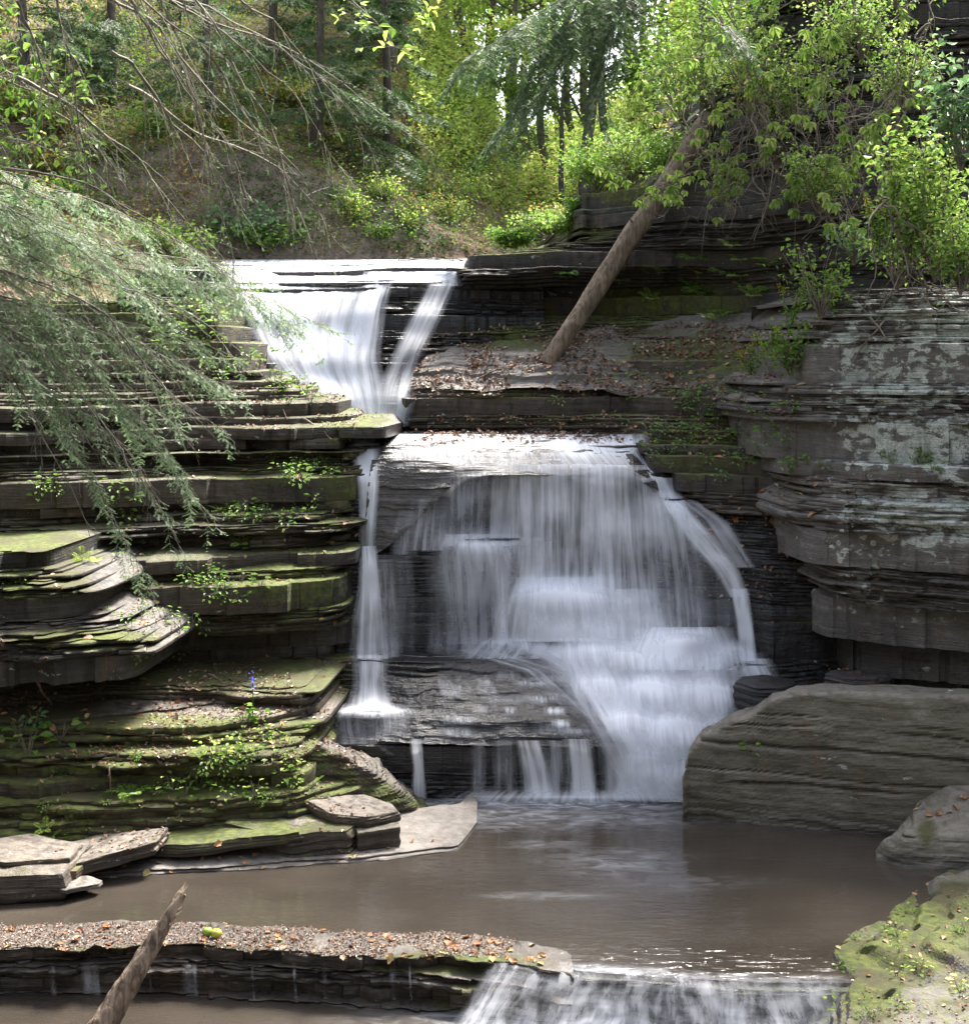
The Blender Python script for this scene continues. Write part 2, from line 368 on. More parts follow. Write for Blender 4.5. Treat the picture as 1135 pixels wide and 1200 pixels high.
# ---- left cliff beside the falls
A_cols = [(-160, [(830, 17.2), (790, 17.6), (640, 17.9), (500, 18.4), (440, 19), (380, 19.8), (320, 20.5)]),
          (90, [(830, 18.1), (790, 18.4), (742, 18.5), (738, 18.1), (664, 18.2), (654, 18.9), (560, 19.1), (530, 19.4), (500, 19.5), (440, 20.2), (380, 21), (330, 22)]),
          (220, [(790, 18.9), (742, 19.0), (738, 18.5), (664, 18.6), (654, 19.3), (604, 19.4), (598, 19.7), (562, 19.8), (556, 20.1), (500, 20.2), (490, 20.5), (440, 21.0), (400, 21.6), (330, 23)]),
          (330, [(790, 19.2), (742, 19.2), (738, 18.7), (664, 18.75), (654, 19.4), (604, 19.5), (598, 19.8), (562, 19.9), (556, 20.2), (500, 20.4), (490, 20.9), (470, 21.4), (440, 21.9), (400, 22.4)]),
          (420, [(790, 19.5), (700, 19.5), (652, 19.6), (640, 20.0), (560, 20.2), (510, 20.6), (500, 21.0), (480, 21.8), (440, 22.5)])]
A_eR = [(405, 830, 19), (408, 770, 19.3), (400, 700, 19.4), (405, 650, 19.6), (412, 600, 19.9), (418, 520, 20.4), (455, 503, 20.8), (420, 492, 21.2), (340, 455, 21.5), (285, 425, 21.8), (255, 380, 22.3), (215, 330, 23)]
mossL = lambda px, py: .55+.5*blobs(px, py, [(350, 690, 70, 35, 1), (60, 740, 120, 60, .8), (410, 560, 40, 60, 1), (330, 560, 60, 25, .7), (200, 350, 120, 60, 1)])
wetL = lambda px, py: .25+.7*sst(330, 420, px)*sst(430, 520, py)
mb = strata(A_cols, 19.3, 4.42, 6.7, -170, 475, 12, amp=.22, lam=.05, thick=(.11, .30), ps=.75, lamth=(.04, .1), eR=A_eR, warp=.07, topback=3, plates=.08)
finish(mb, 'rock_ledges', M['shale'], (mossL, wetL, 0.), 'broken slab ledges stepping up beside the upper waterfall on the left')
mb = strata(A_cols, 19.3, 1.25, 4.43, -170, 475, 11, amp=.24, lam=.045, thick=(.12, .42), ps=.4, eR=A_eR, warp=.06, topback=3, plates=.05)
finish(mb, 'rock_cliff', M['shale'], (mossL, wetL, 0.), 'layered shale cliff with thin ledges to the left of the falls')
# ---- near outcrop at the left edge
O_cols = [(-150, [(800, 16.4), (760, 16.0), (640, 16.6), (620, 17.2)]), (60, [(800, 16.7), (770, 16.4), (745, 16.4), (738, 16.7), (690, 16.8), (684, 17.0), (640, 17.2)]), (165, [(800, 17.2), (770, 16.9), (745, 16.9), (738, 17.3), (640, 17.6)])]
mb = strata(O_cols, 16.7, 1.83, 3.38, -160, 200, 21, amp=.14, lam=.08, eR=[(150, 805, 16.8), (170, 775, 16.9), (165, 745, 16.9), (125, 730, 17), (110, 690, 17.1), (78, 680, 17.1), (70, 640, 17.3)], topback=2, lamth=(.015, .045), plates=.12)
finish(mb, 'rock_outcrop', M['dark_shale'], (lambda px, py: .25+.6*blobs(px, py, [(100, 750, 90, 14, 1), (40, 690, 60, 30, 1), (40, 640, 90, 22, 1)]), .2, 0.), 'dark overhanging shale outcrop at the left edge with mossy top')
# ---- mossy steps at the lower left
B_cols = [(-150, [(1045, 14.9), (1000, 15.3), (960, 15.8), (900, 16.2), (850, 16.6), (835, 16.8), (822, 17.4)]),
          (60, [(1040, 15.3), (1000, 15.6), (960, 16.0), (925, 16.1), (920, 16.3), (880, 16.4), (876, 16.6), (845, 16.7), (838, 17.0), (825, 17.6)]),
          (230, [(1015, 15.9), (985, 16.05), (950, 16.15), (925, 16.2), (918, 16.45), (880, 16.5), (874, 16.75), (848, 16.8), (840, 17.2), (826, 17.8)]),
          (350, [(990, 16.3), (960, 16.4), (905, 16.6), (880, 16.8), (850, 17.3), (838, 17.7)]),
          (430, [(980, 16.9), (930, 17.1), (900, 17.4), (860, 17.8)])]
B_eR = [(450, 1000, 16.3), (430, 950, 16.5), (360, 915, 16.6), (345, 880, 16.7), (330, 850, 17.1), (370, 832, 17.8), (400, 826, 18.2)]
mossB = lambda px, py: .62+.38*blobs(px, py, [(180, 860, 200, 20, 1), (250, 920, 160, 40, 1), (60, 960, 90, 40, 1), (60, 900, 150, 12, 1)])-.35*blobs(px, py, [(250, 830, 200, 12, 1)])
mb = strata(B_cols, 16.6, -.3, 1.53, -170, 440, 31, amp=.12, lam=.05, thick=(.08, .22), lamth=(.03, .09), eR=B_eR, warp=.035, topback=2.8, plates=.08)
finish(mb, 'rock_ledges', M['shale'], (mossB, .15, 0.), 'mossy stepped shale ledges littered with leaves at the lower left of the pool')
# pale flat shelf just above the water
S_cols = [(-150, [(1060, 14.75), (1030, 14.8)]), (0, [(1050, 14.95), (1030, 15.0)]), (110, [(1040, 15.2), (1020, 15.25)]), (300, [(1030, 15.5), (1010, 15.55)]), (450, [(1020, 15.75), (1000, 15.8)]), (535, [(1010, 16.05), (995, 16.1)])]
mb = strata(S_cols, 15.6, -.25, .05, -150, 560, 41, amp=.05, lam=.03, thick=(.08, .12), lamth=(.03, .05), eR=[(528, 1010, 16), (532, 998, 16.05)], warp=0.0, topback=1.4, eslope=2.2)
finish(mb, 'rock_shelf', M['moss_rock'], (.12, lambda px, py: .3*sst(1005, 1030, py), 0.), 'pale flat rock shelf at the pool edge strewn with leaves')
# ---- bed of the lower fall
C_cols = [(375, [(945, 18.2), (872, 18.25), (868, 18.4), (835, 18.5), (830, 19.1), (775, 19.3), (768, 19.6), (655, 19.8), (640, 20.1), (560, 20.3), (515, 20.8), (506, 22)]),
          (440, [(945, 18.05), (870, 18.1), (866, 18.25), (838, 18.35), (832, 19.0), (776, 19.25), (768, 19.75), (660, 19.85), (648, 20.05), (640, 20.15), (560, 20.45), (525, 20.8), (508, 22)]),
          (500, [(945, 18.0), (872, 18.05), (866, 18.3), (790, 18.95), (772, 19.3), (766, 19.9), (650, 19.95), (640, 20.0), (560, 20.4), (525, 20.9), (508, 22)]),
          (580, [(945, 18.0), (874, 18.05), (866, 18.3), (785, 19.2), (770, 19.4), (755, 19.9), (745, 20.2), (632, 20.25), (626, 20.6), (560, 20.55), (548, 20.6), (525, 21.0), (508, 22)]),
          (660, [(945, 17.95), (876, 18.0), (866, 18.3), (785, 19.2), (765, 19.4), (748, 19.5), (740, 19.7), (690, 19.8), (680, 20.2), (560, 20.35), (548, 20.5), (525, 21.0), (508, 22)]),
          (740, [(945, 17.9), (880, 18.0), (850, 18.4), (800, 18.9), (765, 19.2), (740, 19.5), (690, 19.8), (680, 20.0), (635, 20.1), (560, 20.2), (548, 20.4), (525, 21.0), (512, 22)]),
          (800, [(945, 17.9), (900, 18.0), (850, 18.3), (800, 18.7), (760, 19.0), (735, 19.3), (725, 19.9), (640, 20.0), (600, 20.1), (572, 20.4), (555, 21.5)]),
          (860, [(945, 18.1), (850, 18.5), (800, 18.9), (775, 19.1), (768, 19.7), (690, 19.8), (630, 19.9), (590, 20.2), (570, 21)]),
          (900, [(945, 18.3), (850, 18.7), (800, 18.9), (775, 19.1), (700, 19.3), (640, 19.6), (600, 19.9), (570, 20.6)]),
          (1010, [(945, 18.8), (850, 18.9), (800, 19.0), (790, 19.4), (760, 19.5), (700, 19.2), (640, 19.3), (570, 19.8)])]
mb = strata(C_cols, 19.4, -.4, 4.62, 340, 1040, 51, amp=.055, lam=.018, thick=(.15, .4), lamth=(.03, .08), warp=.02, topback=2.2, blocky=.6)
finish(mb, 'stream_bed', M['wet_shale'], (lambda px, py: .28*sst(395, 350, px)+.55*blobs(px, py, [(960, 740, 50, 40, 1), (940, 560, 40, 20, 1), (400, 790, 20, 40, 1)])+.12, 1., 0.), 'wet dark shale steps behind and under the lower waterfall')
def patch(profs, nu, nv, name, mat, masks, label, amp=.05, fr=2.2, seed=1, back=None, lamz=0., seams=()):
    G_ = []
    for pr in profs:
        P = np.array([at(a, b, y) for a, b, y in pr]); d = np.r_[0, np.cumsum(np.linalg.norm(np.diff(P, axis=0), axis=1))]; d /= d[-1]
        t = np.linspace(0, 1, nv); G_.append(np.stack([np.interp(t, d, P[:, k]) for k in range(3)], -1))
    G_ = np.array(G_); k = np.linspace(0, len(profs)-1, nu); i = np.clip(k.astype(int), 0, len(profs)-2); f = (k-i)[:, None, None]; f = f*f*(3-2*f)*.5+f*.5
    P = G_[i]*(1-f)+G_[i+1]*f
    for _ in range(3): P[:, 1:-1] = (P[:, :-2]+2*P[:, 1:-1]+P[:, 2:])/4
    Nn = np.cross(np.gradient(P, axis=0), np.gradient(P, axis=1)); Nn /= np.linalg.norm(Nn, axis=-1)[..., None]+1e-9
    if Nn[..., 1].mean() > 0 and Nn[..., 2].mean() < .2: Nn = -Nn
    if Nn[..., 2].mean() < -.2: Nn = -Nn
    n = fbm(P[..., 0]*fr, P[..., 1]*fr*1.3, P[..., 2]*fr*1.5, seed, 5)*amp
    if lamz: n = n+lamz*(hsh(np.floor(P[..., 2]*14+fbm(P[..., 0]*1.5, 0, 0, seed, 3)*1.2), P[..., 0]*0, P[..., 0]*0, seed)-.5)+lamz*.7*fbm(P[..., 0]*1.2, 0, P[..., 2]*16, seed+4, 4)
    for zc, dp, wd, sl in seams:
        q = P[..., 2]-zc-sl*P[..., 0]-.035*fbm(P[..., 0]*1.8, zc*9, 0, seed, 3)
        n = n-dp*np.exp(-(q/wd)**2)*sst(-.35, .25, vn(P[..., 0]*1.1, zc*5, 0, seed+2))+dp*.6*sst(.0, .03, q)*sst(.25, .05, q)*vn(P[..., 0]*.9, zc*3, 0, seed+5)
    P = P+Nn*n[..., None]
    mb = MB(); mb.add(P, gridf(nu, nv), tone=.5)
    return finish(mb, name, mat, masks, label)
patch([[(425, 568, 20.6), (430, 545, 20.55), (440, 525, 20.8), (445, 508, 21.7), (445, 498, 24)], [(500, 560, 20.42), (500, 545, 20.5), (500, 525, 20.8), (500, 507, 21.8), (500, 497, 24)],
       [(600, 556, 20.30), (600, 549, 20.42), (600, 527, 20.8), (600, 507, 21.8), (600, 497, 24)], [(690, 556, 20.2), (690, 549, 20.3), (690, 528, 20.8), (690, 508, 21.7), (690, 497, 24)],
       [(740, 560, 20.1), (742, 549, 20.2), (742, 535, 20.7), (735, 518, 21.4), (725, 505, 23)], [(772, 575, 20.2), (770, 566, 20.25), (762, 552, 20.6), (752, 538, 21.2), (740, 520, 22.5)]], 160, 60, 'rock_brow', M['wet_shale'], (.1, 1., 0.), 'smooth rounded brow of rock the lower waterfall spills over', amp=.05, fr=1.6, seed=4, lamz=.012)
patch([[(425, 660, 20.0), (428, 600, 20.15), (432, 560, 20.3), (436, 540, 20.55)], [(455, 640, 19.95), (458, 600, 20.1), (460, 560, 20.3), (460, 540, 20.45)], [(492, 606, 20.05), (493, 590, 20.1), (494, 560, 20.25), (494, 540, 20.42)],
       [(532, 568, 20.2), (532, 562, 20.25), (532, 552, 20.33), (532, 543, 20.42)]], 90, 70, 'rock_face', M['lichen_shale'], (.05, .75, 0.), 'smooth pale grey rock face beside the thin waterfall', amp=.05, fr=1.5, seed=9, lamz=.03)
patch([[(440, 870, 18.1), (441, 840, 18.5), (443, 800, 19.0), (446, 776, 19.3), (450, 771, 19.9)], [(490, 872, 17.98), (488, 845, 18.25), (470, 795, 19.0), (470, 772, 19.4), (470, 769, 19.95)], [(540, 872, 17.96), (540, 845, 18.2), (540, 795, 18.9), (540, 772, 19.3), (540, 766, 19.95)],
       [(640, 874, 17.95), (640, 850, 18.15), (640, 800, 18.85), (640, 765, 19.35), (640, 752, 19.9)], [(720, 878, 17.92), (720, 850, 18.15), (720, 800, 18.75), (720, 765, 19.2), (720, 750, 19.8)], [(800, 895, 17.92), (800, 850, 18.2), (800, 800, 18.6), (800, 765, 18.95), (800, 740, 19.6)]], 200, 110, 'rock_slab', M['wet_shale'], (.12, 1., 0.), 'tilted wet rock slab at the foot of the lower waterfall', amp=.09, fr=1.7, seed=14, lamz=.035)
# ---- shelf and block between the falls
D_cols = [(455, [(520, 22.1), (460, 22.2), (456, 22.5), (430, 23.4), (400, 24)]), (620, [(520, 22.0), (460, 22.1), (455, 22.4), (430, 23.2), (400, 23.9)]),
          (735, [(520, 21.6), (500, 21.7), (490, 21.75), (484, 22.0), (460, 22.3), (430, 22.8), (400, 23.5)]),
          (760, [(575, 20.9), (545, 20.9), (540, 21.0), (500, 21.2), (495, 21.4), (460, 21.9), (440, 22.2), (400, 23.2)]),
          (850, [(585, 20.1), (555, 20.2), (550, 20.5), (510, 20.7), (503, 21.0), (460, 21.4), (440, 21.9), (400, 22.8)]),
          (930, [(590, 19.6), (560, 19.7), (540, 19.9), (500, 20.1), (450, 20.6), (400, 21.6)]), (1050, [(590, 19), (500, 19.4), (400, 20.5)])]
mb = strata(D_cols, 21.7, 4.40, 6.15, 440, 1060, 61, amp=.10, lam=.03, thick=(.15, .45), eL=[(466, 520, 22), (470, 470, 22.1), (500, 455, 22.4), (510, 440, 23), (520, 400, 24)], warp=.03, topback=2.6, eslope=8)
mD = lambda px, py: .35+.6*blobs(px, py, [(830, 520, 90, 45, 1), (590, 462, 60, 9, 1), (640, 490, 160, 20, .5), (850, 450, 80, 40, .8)])
finish(mb, 'rock_shelf', M['shale'], (mD, lambda px, py: .2+.5*sst(560, 480, px)*sst(480, 500, py), 0.), 'thick shale block and leafy rock shelf above the lower waterfall')
D2 = [(720, [(600, 20.9), (510, 20.9)]), (760, [(600, 20.4), (550, 20.5), (515, 21.0)]), (840, [(610, 19.9), (560, 20.0), (545, 20.3), (515, 20.6)]), (930, [(620, 19.4), (560, 19.6), (515, 20)]), (1040, [(620, 19), (515, 19.4)])]
mb = strata(D2, 20.4, 3.55, 4.5, 735, 1050, 66, amp=.10, lam=.035, thick=(.12, .3), eL=[(850, 605, 20), (800, 580, 20.3), (770, 550, 20.6), (735, 515, 21)], warp=.03, topback=2.4)
finish(mb, 'rock_ledges', M['shale'], (lambda px, py: .35+.6*blobs(px, py, [(820, 545, 90, 28, 1)]), .5, 0.), 'mossy damp ledges at the right shoulder of the lower waterfall')
# ---- bed of the upper fall
E_cols = [(180, [(520, 21.8), (440, 22.3), (400, 22.8), (345, 23.9), (330, 24.3), (318, 26), (306, 30)]),
          (300, [(520, 22.0), (450, 22.6), (400, 23.4), (350, 24.2), (338, 24.8), (322, 26.5), (306, 31)]),
          (390, [(520, 22.2), (470, 22.7), (400, 23.5), (345, 24.3), (335, 24.6), (325, 26), (314, 28), (304, 31)]),
          (455, [(520, 22.2), (470, 22.6), (400, 23.3), (340, 23.9), (326, 24.0), (320, 25.5), (310, 28), (303, 31)]),
          (530, [(520, 22.3), (470, 22.8), (400, 23.6), (345, 24.2), (325, 24.1), (318, 25), (308, 28), (303, 31)]), (620, [(520, 22.6), (400, 24), (320, 25), (303, 31)])]
mb = strata(E_cols, 24, 4.3, 8.02, 140, 640, 71, amp=.09, lam=.05, thick=(.1, .3), warp=.03, topback=1.5)
finish(mb, 'stream_bed', M['wet_shale'], (lambda px, py: .5*sst(300, 240, px)+.25*sst(480, 540, px), .9, 0.), 'wet layered shale steps under the upper waterfall')
# ---- dark wall on the right of the upper fall, running on behind the vines
F_cols = [(530, [(410, 23.6), (385, 23.9), (345, 24.9), (322, 23.8), (300, 24.6)]), (620, [(410, 23.6), (390, 24.0), (345, 25.2), (318, 23.9), (295, 24.3), (280, 25)]),
          (700, [(410, 23.3), (390, 23.8), (350, 25.0), (312, 23.7), (285, 24.2), (275, 24.8), (225, 25.2)]), (800, [(410, 22.8), (385, 23.4), (335, 24.6), (290, 23.3), (225, 23.9), (215, 24.3)]),
          (900, [(410, 21.6), (380, 22.2), (330, 22.9), (260, 22.6), (100, 23.0), (-50, 23.6)]), (1000, [(410, 20.4), (330, 21.4), (200, 21.8), (0, 22.5), (-100, 23)]), (1200, [(410, 19), (300, 19.8), (0, 21.3), (-100, 22)])]
F_eL = [(505, 415, 23.6), (535, 395, 23.8), (540, 345, 24.2), (543, 318, 24), (560, 304, 24.5), (600, 296, 24.6), (680, 281, 24.8), (686, 262, 24.8), (690, 232, 24.9), (700, 228, 25), (800, 212, 24.4), (835, 190, 23.8), (860, 100, 23.4), (900, 20, 23.5), (930, -60, 23.6)]
mb = strata(F_cols, 23.6, 5.75, 12.5, 500, 1230, 81, amp=.16, lam=.06, blocky=.45, thick=(.1, .35), lamth=(.025, .07), eL=F_eL, warp=.08, topback=3, eslope=12, clip=.4, plates=.12)
mF = lambda px, py: .45+.85*blobs(px, py, [(590, 370, 60, 30, 1), (780, 360, 110, 30, .8), (740, 228, 60, 14, 1), (600, 290, 60, 10, 1), (690, 272, 30, 10, 1)])
finish(mb, 'rock_wall', M['dark_shale'], (mF, .25, lambda px, py: .22*blobs(px, py, [(960, 130, 80, 120, 1)])), 'dark overhanging shale wall on the right of the upper waterfall')
# ---- lichened cliff at the right
G_cols = [(880, [(830, 19.4), (640, 19.2), (560, 19.4), (540, 19.6), (480, 19.7), (350, 20.4)]), (990, [(830, 19.4), (770, 19.2), (725, 18.6), (700, 18.2), (640, 18.0), (556, 18.1), (546, 18.5), (430, 18.6), (350, 19.2), (330, 19.6)]),
          (1060, [(830, 19.3), (790, 18.8), (760, 18.2), (720, 17.8), (690, 17.6), (556, 17.7), (546, 18.0), (430, 18.1), (350, 18.6), (320, 19.2)]),
          (1260, [(830, 18.8), (805, 17.6), (780, 16.9), (700, 16.5), (556, 16.6), (546, 17.0), (430, 17.1), (350, 17.6), (320, 18.4)])]
G_eL = [(1000, 830, 19.3), (985, 790, 19.1), (975, 760, 18.9), (985, 735, 18.6), (975, 700, 18.3), (972, 660, 18.2), (930, 635, 18.9), (925, 600, 18.9), (932, 560, 19), (930, 520, 19), (893, 512, 19.5), (895, 478, 19.5), (905, 460, 19.5), (930, 440, 19.2), (945, 400, 19.2), (985, 350, 19.2)]
mb = strata(G_cols, 18.2, 1.15, 6.75, 860, 1270, 91, amp=.20, lam=.07, thick=(.16, .6), ps=.35, plates=.06, lamth=(.02, .065), eL=G_eL, warp=.04, topback=2.6, eslope=5, dx=.025)
lG = lambda px, py: .38*sst(940, 1010, px)*sst(760, 700, py)+.5*blobs(px, py, [(1080, 520, 90, 24, 1.1), (1110, 385, 60, 25, 1), (1085, 600, 80, 22, 1), (1040, 430, 90, 60, .55), (1110, 630, 60, 12, .7), (1000, 480, 40, 30, .5)])-.5*blobs(px, py, [(1085, 685, 55, 25, 1)])
mG = lambda px, py: .04+.6*blobs(px, py, [(930, 540, 30, 60, 1), (1020, 750, 60, 40, .7), (960, 420, 40, 40, .8)])
finish(mb, 'rock_cliff', M['lichen_shale'], (mG, lambda px, py: .12+.6*blobs(px, py, [(1085, 685, 60, 25, .8), (1010, 770, 60, 40, 1)]), lG), 'grey overhanging cliff with white lichen patches at the right')
# ---- leafy slope above the shelf block
patch([[(478, 458, 22.35), (484, 440, 22.7), (500, 415, 23.3), (520, 392, 24.1)], [(560, 456, 22.15), (562, 438, 22.7), (564, 415, 23.2), (568, 390, 24.1)], [(640, 456, 22.15), (640, 436, 22.5), (640, 412, 23.1), (640, 388, 24.1)],
       [(720, 462, 22.1), (720, 440, 22.4), (720, 410, 22.9), (720, 384, 23.9)], [(800, 466, 21.6), (800, 440, 22.0), (800, 405, 22.6), (800, 372, 23.6)], [(880, 462, 21.1), (880, 440, 21.4), (880, 400, 22.0), (880, 365, 22.9)]], 170, 70, 'leafy_slope', M['moss_rock'], (lambda px, py: .38+.5*blobs(px, py, [(820, 420, 90, 30, 1), (600, 400, 80, 10, .7)]), .15, 0.), 'sloping rock shelf buried in reddish leaves at the foot of the log', amp=.10, fr=1.6, seed=24, lamz=.05)
# ---- big slab boulder in the pool
kp = []
for px, top, Yf, Yt in [(800, 902, 17.1, 17.2), (806, 878, 17.22, 17.3), (820, 862, 17.2, 17.35), (850, 843, 17.1, 17.25), (880, 834, 17.02, 17.15), (900, 818, 16.98, 17.1), (930, 808, 16.9, 17.1), (985, 808, 16.75, 16.95), (1035, 811, 16.6, 16.8), (1090, 812, 16.45, 16.6), (1150, 814, 16.2, 16.4), (1260, 816, 15.8, 16.0)]:
    kp.append([(px, 1010, Yf-.05), (px, 960, Yf), (px, (960+top)/2, Yf+.04), (px, top+6, Yt), (px+2, top, Yt+.10), (px+4, top-6, Yt+.9), (px+6, top+6, Yt+1.7)])
kp = [[(a+14, b, y+1.1) for a, b, y in kp[0]]]+[[(a+2, b, y+.35) for a, b, y in kp[0]]]+kp
patch(kp, 300, 150, 'slab_boulder', M['slab'], (lambda px, py: .24+.3*blobs(px, py, [(850, 940, 60, 30, 1), (1120, 850, 50, 50, 1), (980, 880, 120, 40, .5)]), lambda px, py: .08+.9*sst(935, 972, py-(px-800)*.08), .0), 'huge blocky grey slab boulder standing in the pool below the right cliff', amp=.06, fr=1.7, seed=44, lamz=.012, seams=[(.13, .05, .02, 0), (.42, .06, .018, .02), (.66, .05, .015, -.01), (.90, .07, .02, .015), (1.16, .05, .016, .01), (1.36, .05, .014, -.01)])
o = bpy.data.objects['slab_boulder']; del o['kind']; o['category'] = 'boulder'
def rock_thing(profs, nu, nv, name, mat, masks, label, cat='boulder', **k):
    o = patch(profs, nu, nv, name, mat, masks, label, **k); del o['kind']; o['category'] = cat; return o
def kprof(L, yb, dn=1.0, mid=None):
    pr = []
    for px, base, top, Yf in L:
        pr.append([(px, base+14, Yf-.05), (px, base, Yf), (px, base*.5+top*.5, Yf+.05), (px, top+4, Yf+.12), (px, top, Yf+.25), (px+1, top-yb, Yf+dn), (px+2, top+4, Yf+dn+.6)])
    pr = [[(a, b, y+.5) for a, b, y in pr[0]]]+pr+[[(a+1, b, y+.6) for a, b, y in pr[-1]]]
    return pr
bp = []
for px, base, top, Yf in [(1028, 1003, 998, 15.8), (1042, 1006, 985, 15.7), (1060, 1008, 962, 15.6), (1085, 1011, 936, 15.55), (1112, 1013, 914, 15.5), (1140, 1015, 905, 15.45), (1240, 1020, 900, 15.3)]:
    m = max(top, base-36); bp.append([(px, base+14, Yf-.05), (px, base, Yf), (px, m+6, Yf+.06), (px, m, Yf+.15), (px, m*.5+top*.5, Yf+.55), (px, top, Yf+1.0), (px+2, top+8, Yf+1.6)])
bp = [[(a, b, y+.5) for a, b, y in bp[0]]]+bp
rock_thing(bp, 150, 90, 'boulder', M['slab'], (lambda px, py: .24+.4*blobs(px, py, [(1085, 985, 12, 30, 1)]), lambda px, py: .1+.6*sst(995, 1012, py), 0.), 'smaller wedge shaped grey boulder between the huge slab and the mossy bank', amp=.12, fr=1.4, seed=61, lamz=.02, seams=[(.22, .04, .015, .02)])
rock_thing(kprof([(340, 940, 872, 16.95), (375, 945, 872, 16.95), (405, 952, 884, 16.95), (440, 958, 900, 17.0), (470, 960, 925, 17.1), (492, 961, 943, 17.2), (501, 961, 951, 17.3)], 6, .8), 170, 90, 'mossy_boulder', M['shale'], (lambda px, py: .80-.4*sst(10, -4, py-(872+(px-375)*.55)), .25, 0.), 'wedge of layered mossy rock sloping down to the pool beside the thin waterfall', amp=.10, fr=2.2, seed=63, lamz=.07)
# ---- ledge of wet leafy shale crossing the foreground
WF = [(-220, 13.46), (0, 13.45), (200, 13.42), (350, 13.3), (480, 13.2), (560, 13.12), (640, 12.95), (700, 12.82), (800, 12.7), (880, 12.62), (960, 12.62), (1060, 12.6), (1200, 12.6)]
wfx = np.array([(p-CX)/FP*13.2 for p, y in WF]); wfy = np.array([y for p, y in WF])
W_cols = [(p, [(1400, y-.12), (1190, y-.10), (1100, y)]) for p, y in WF]
W_cols = [(p, [(HY+(H+.75)*FP/13.2, y-.2), (HY+(H+.3)*FP/13.2, y-.1), (HY+H*FP/13.2, y)]) for p, y in WF]
mb = strata(W_cols, 13.2, -.75, .035, -230, 1190, 111, amp=.11, lam=.05, thick=(.06, .18), lamth=(.02, .05), warp=0, topback=.5, dx=.018, und=.2, eR=[(670, 1300, 13), (655, 1180, 13), (648, 1100, 13)], plates=.06, eslope=.2, clip=.05)
V0 = None
mW = lambda px, py: .15+.6*blobs(px, py, [(520, 1130, 120, 14, 1), (560, 1175, 60, 25, .9), (120, 1112, 120, 6, .6), (250, 1112, 80, 6, .6)])
finish(mb, 'rock_ledge', M['shale'], (mW, (.55), 0.), 'wet layered shale ledge crossing the foreground, covered in fallen leaves')
W2 = [(p, [(HY+(H+.75)*FP/13, y-.12), (HY+(H+.02)*FP/13, y)]) for p, y in WF]
mb = strata(W2, 13.0, -.75, -.035, 600, 1190, 113, amp=.035, lam=.02, thick=(.06, .16), lamth=(.03, .05), warp=0, topback=.5, dx=.02, und=.2)
finish(mb, 'rock_lip', M['wet_shale'], (.5, 1., 0.), 'mossy rock lip that the foreground cascade pours over')
# ---------------------------------------------------------------- boulders
def stone(name, px, py, Y, w, d, h, seed, mat, label, masks=(.3, .1, 0.), rz=0., tilt=0., nk=7, cat='stone'):
    """angular slab of split shale: a random convex plan with a chipped rim"""
    rg = np.random.default_rng(seed); nu, nv = 120, 26
    th = np.linspace(0, 2*math.pi, nu)[None]; ks = np.arange(nk)/nk*2*math.pi+rg.uniform(-.35, .35, nk); dk = rg.uniform(.78, 1.05, nk)
    c = np.cos(th-ks[:, None]); r = np.where(c > .05, dk[:, None]/np.maximum(c, .05), 9).min(0)[None]
    s_ = np.linspace(0, 1, nv)[:, None]
    rr = np.interp(s_, [0, .18, .30, .36, .66, .72, .82, 1], [0, .86, .985, 1, 1, .98, .88, 0]); zz = np.interp(s_, [0, .18, .30, .36, .66, .72, .82, 1], [-.5, -.5, -.49, -.38, .38, .48, .5, .5])
    x, y = rr*r*np.cos(th), rr*r*np.sin(th)
    lay = np.floor(zz*h/.035+seed+.4*vn(x, y, 0, seed)); k = 1+.03*(hsh(lay, lay*0, lay*0, seed)*2-1)
    k = k*(1+.05*fbm(x*2.5+seed, y*2.5, zz*1.5, seed, 4)); x, y = x*k*w/2, y*k*d/2; z = zz*h*(1+0*x)+.05*min(1, h*4)*fbm(x*2+seed, y*2, zz, seed, 4)+tilt*x
    ca, sa = math.cos(rz), math.sin(rz); x, y = x*ca-y*sa, x*sa+y*ca
    mb = MB(); mb.add(np.stack([x, y, z], -1)+at(px, py, Y), gridf(nv, nu), tone=.5)
    return finish(mb, name, M[mat], masks, label, kind=None, cat=cat)
stone('flat_stone', 345, 978, 16.15, 1.55, .9, .30, 12, 'shale', 'thick mossy stone block on the pale pool shelf', (.62, .1, 0.), nk=6)
stone('flat_stone', 412, 950, 16.45, 1.1, .8, .13, 14, 'shale', 'pale slab stone stacked on top of the mossy block below the mossy wedge', (.3, .1, 0.), tilt=-.05)
stone('flat_stone', 440, 972, 16.3, .65, .6, .22, 15, 'shale', 'squared stone at the right end of the pale pool shelf', (.45, .1, 0.), nk=5)
stone('flat_stone', 380, 962, 16.35, 1.0, .7, .10, 31, 'shale', 'thin slab stone sandwiched between the mossy block and the pale slab', (.3, .1, 0.), tilt=.04)
stone('flat_stone', 235, 982, 15.95, 2.3, .8, .14, 17, 'shale', 'long mossy tilted slab stone wedged under the lowest ledge', (.7, .1, 0.), tilt=.07, nk=6)
stone('flat_stone', 125, 998, 15.45, 1.25, .8, .16, 18, 'shale', 'angular grey slab stone leaning on the ledge above the left shore', (.35, .1, 0.), tilt=.13, nk=5)
stone('boulder', 20, 1020, 15.0, 1.4, 1.0, .30, 19, 'shale', 'blocky dark boulder at the left shore corner of the pool', (.4, .2, 0.), tilt=-.03, nk=5, cat='boulder')
stone('flat_stone', 25, 1000, 15.1, 1.2, .9, .10, 33, 'shale', 'thin slab stone lying on top of the blocky boulder on the left shore', (.35, .1, 0.), tilt=-.06, nk=6)
stone('flat_stone', 78, 1022, 14.95, .42, .4, .13, 20, 'shale', 'small mossy stone beside the blocky boulder on the left shore', (.6, .1, 0.), nk=6)
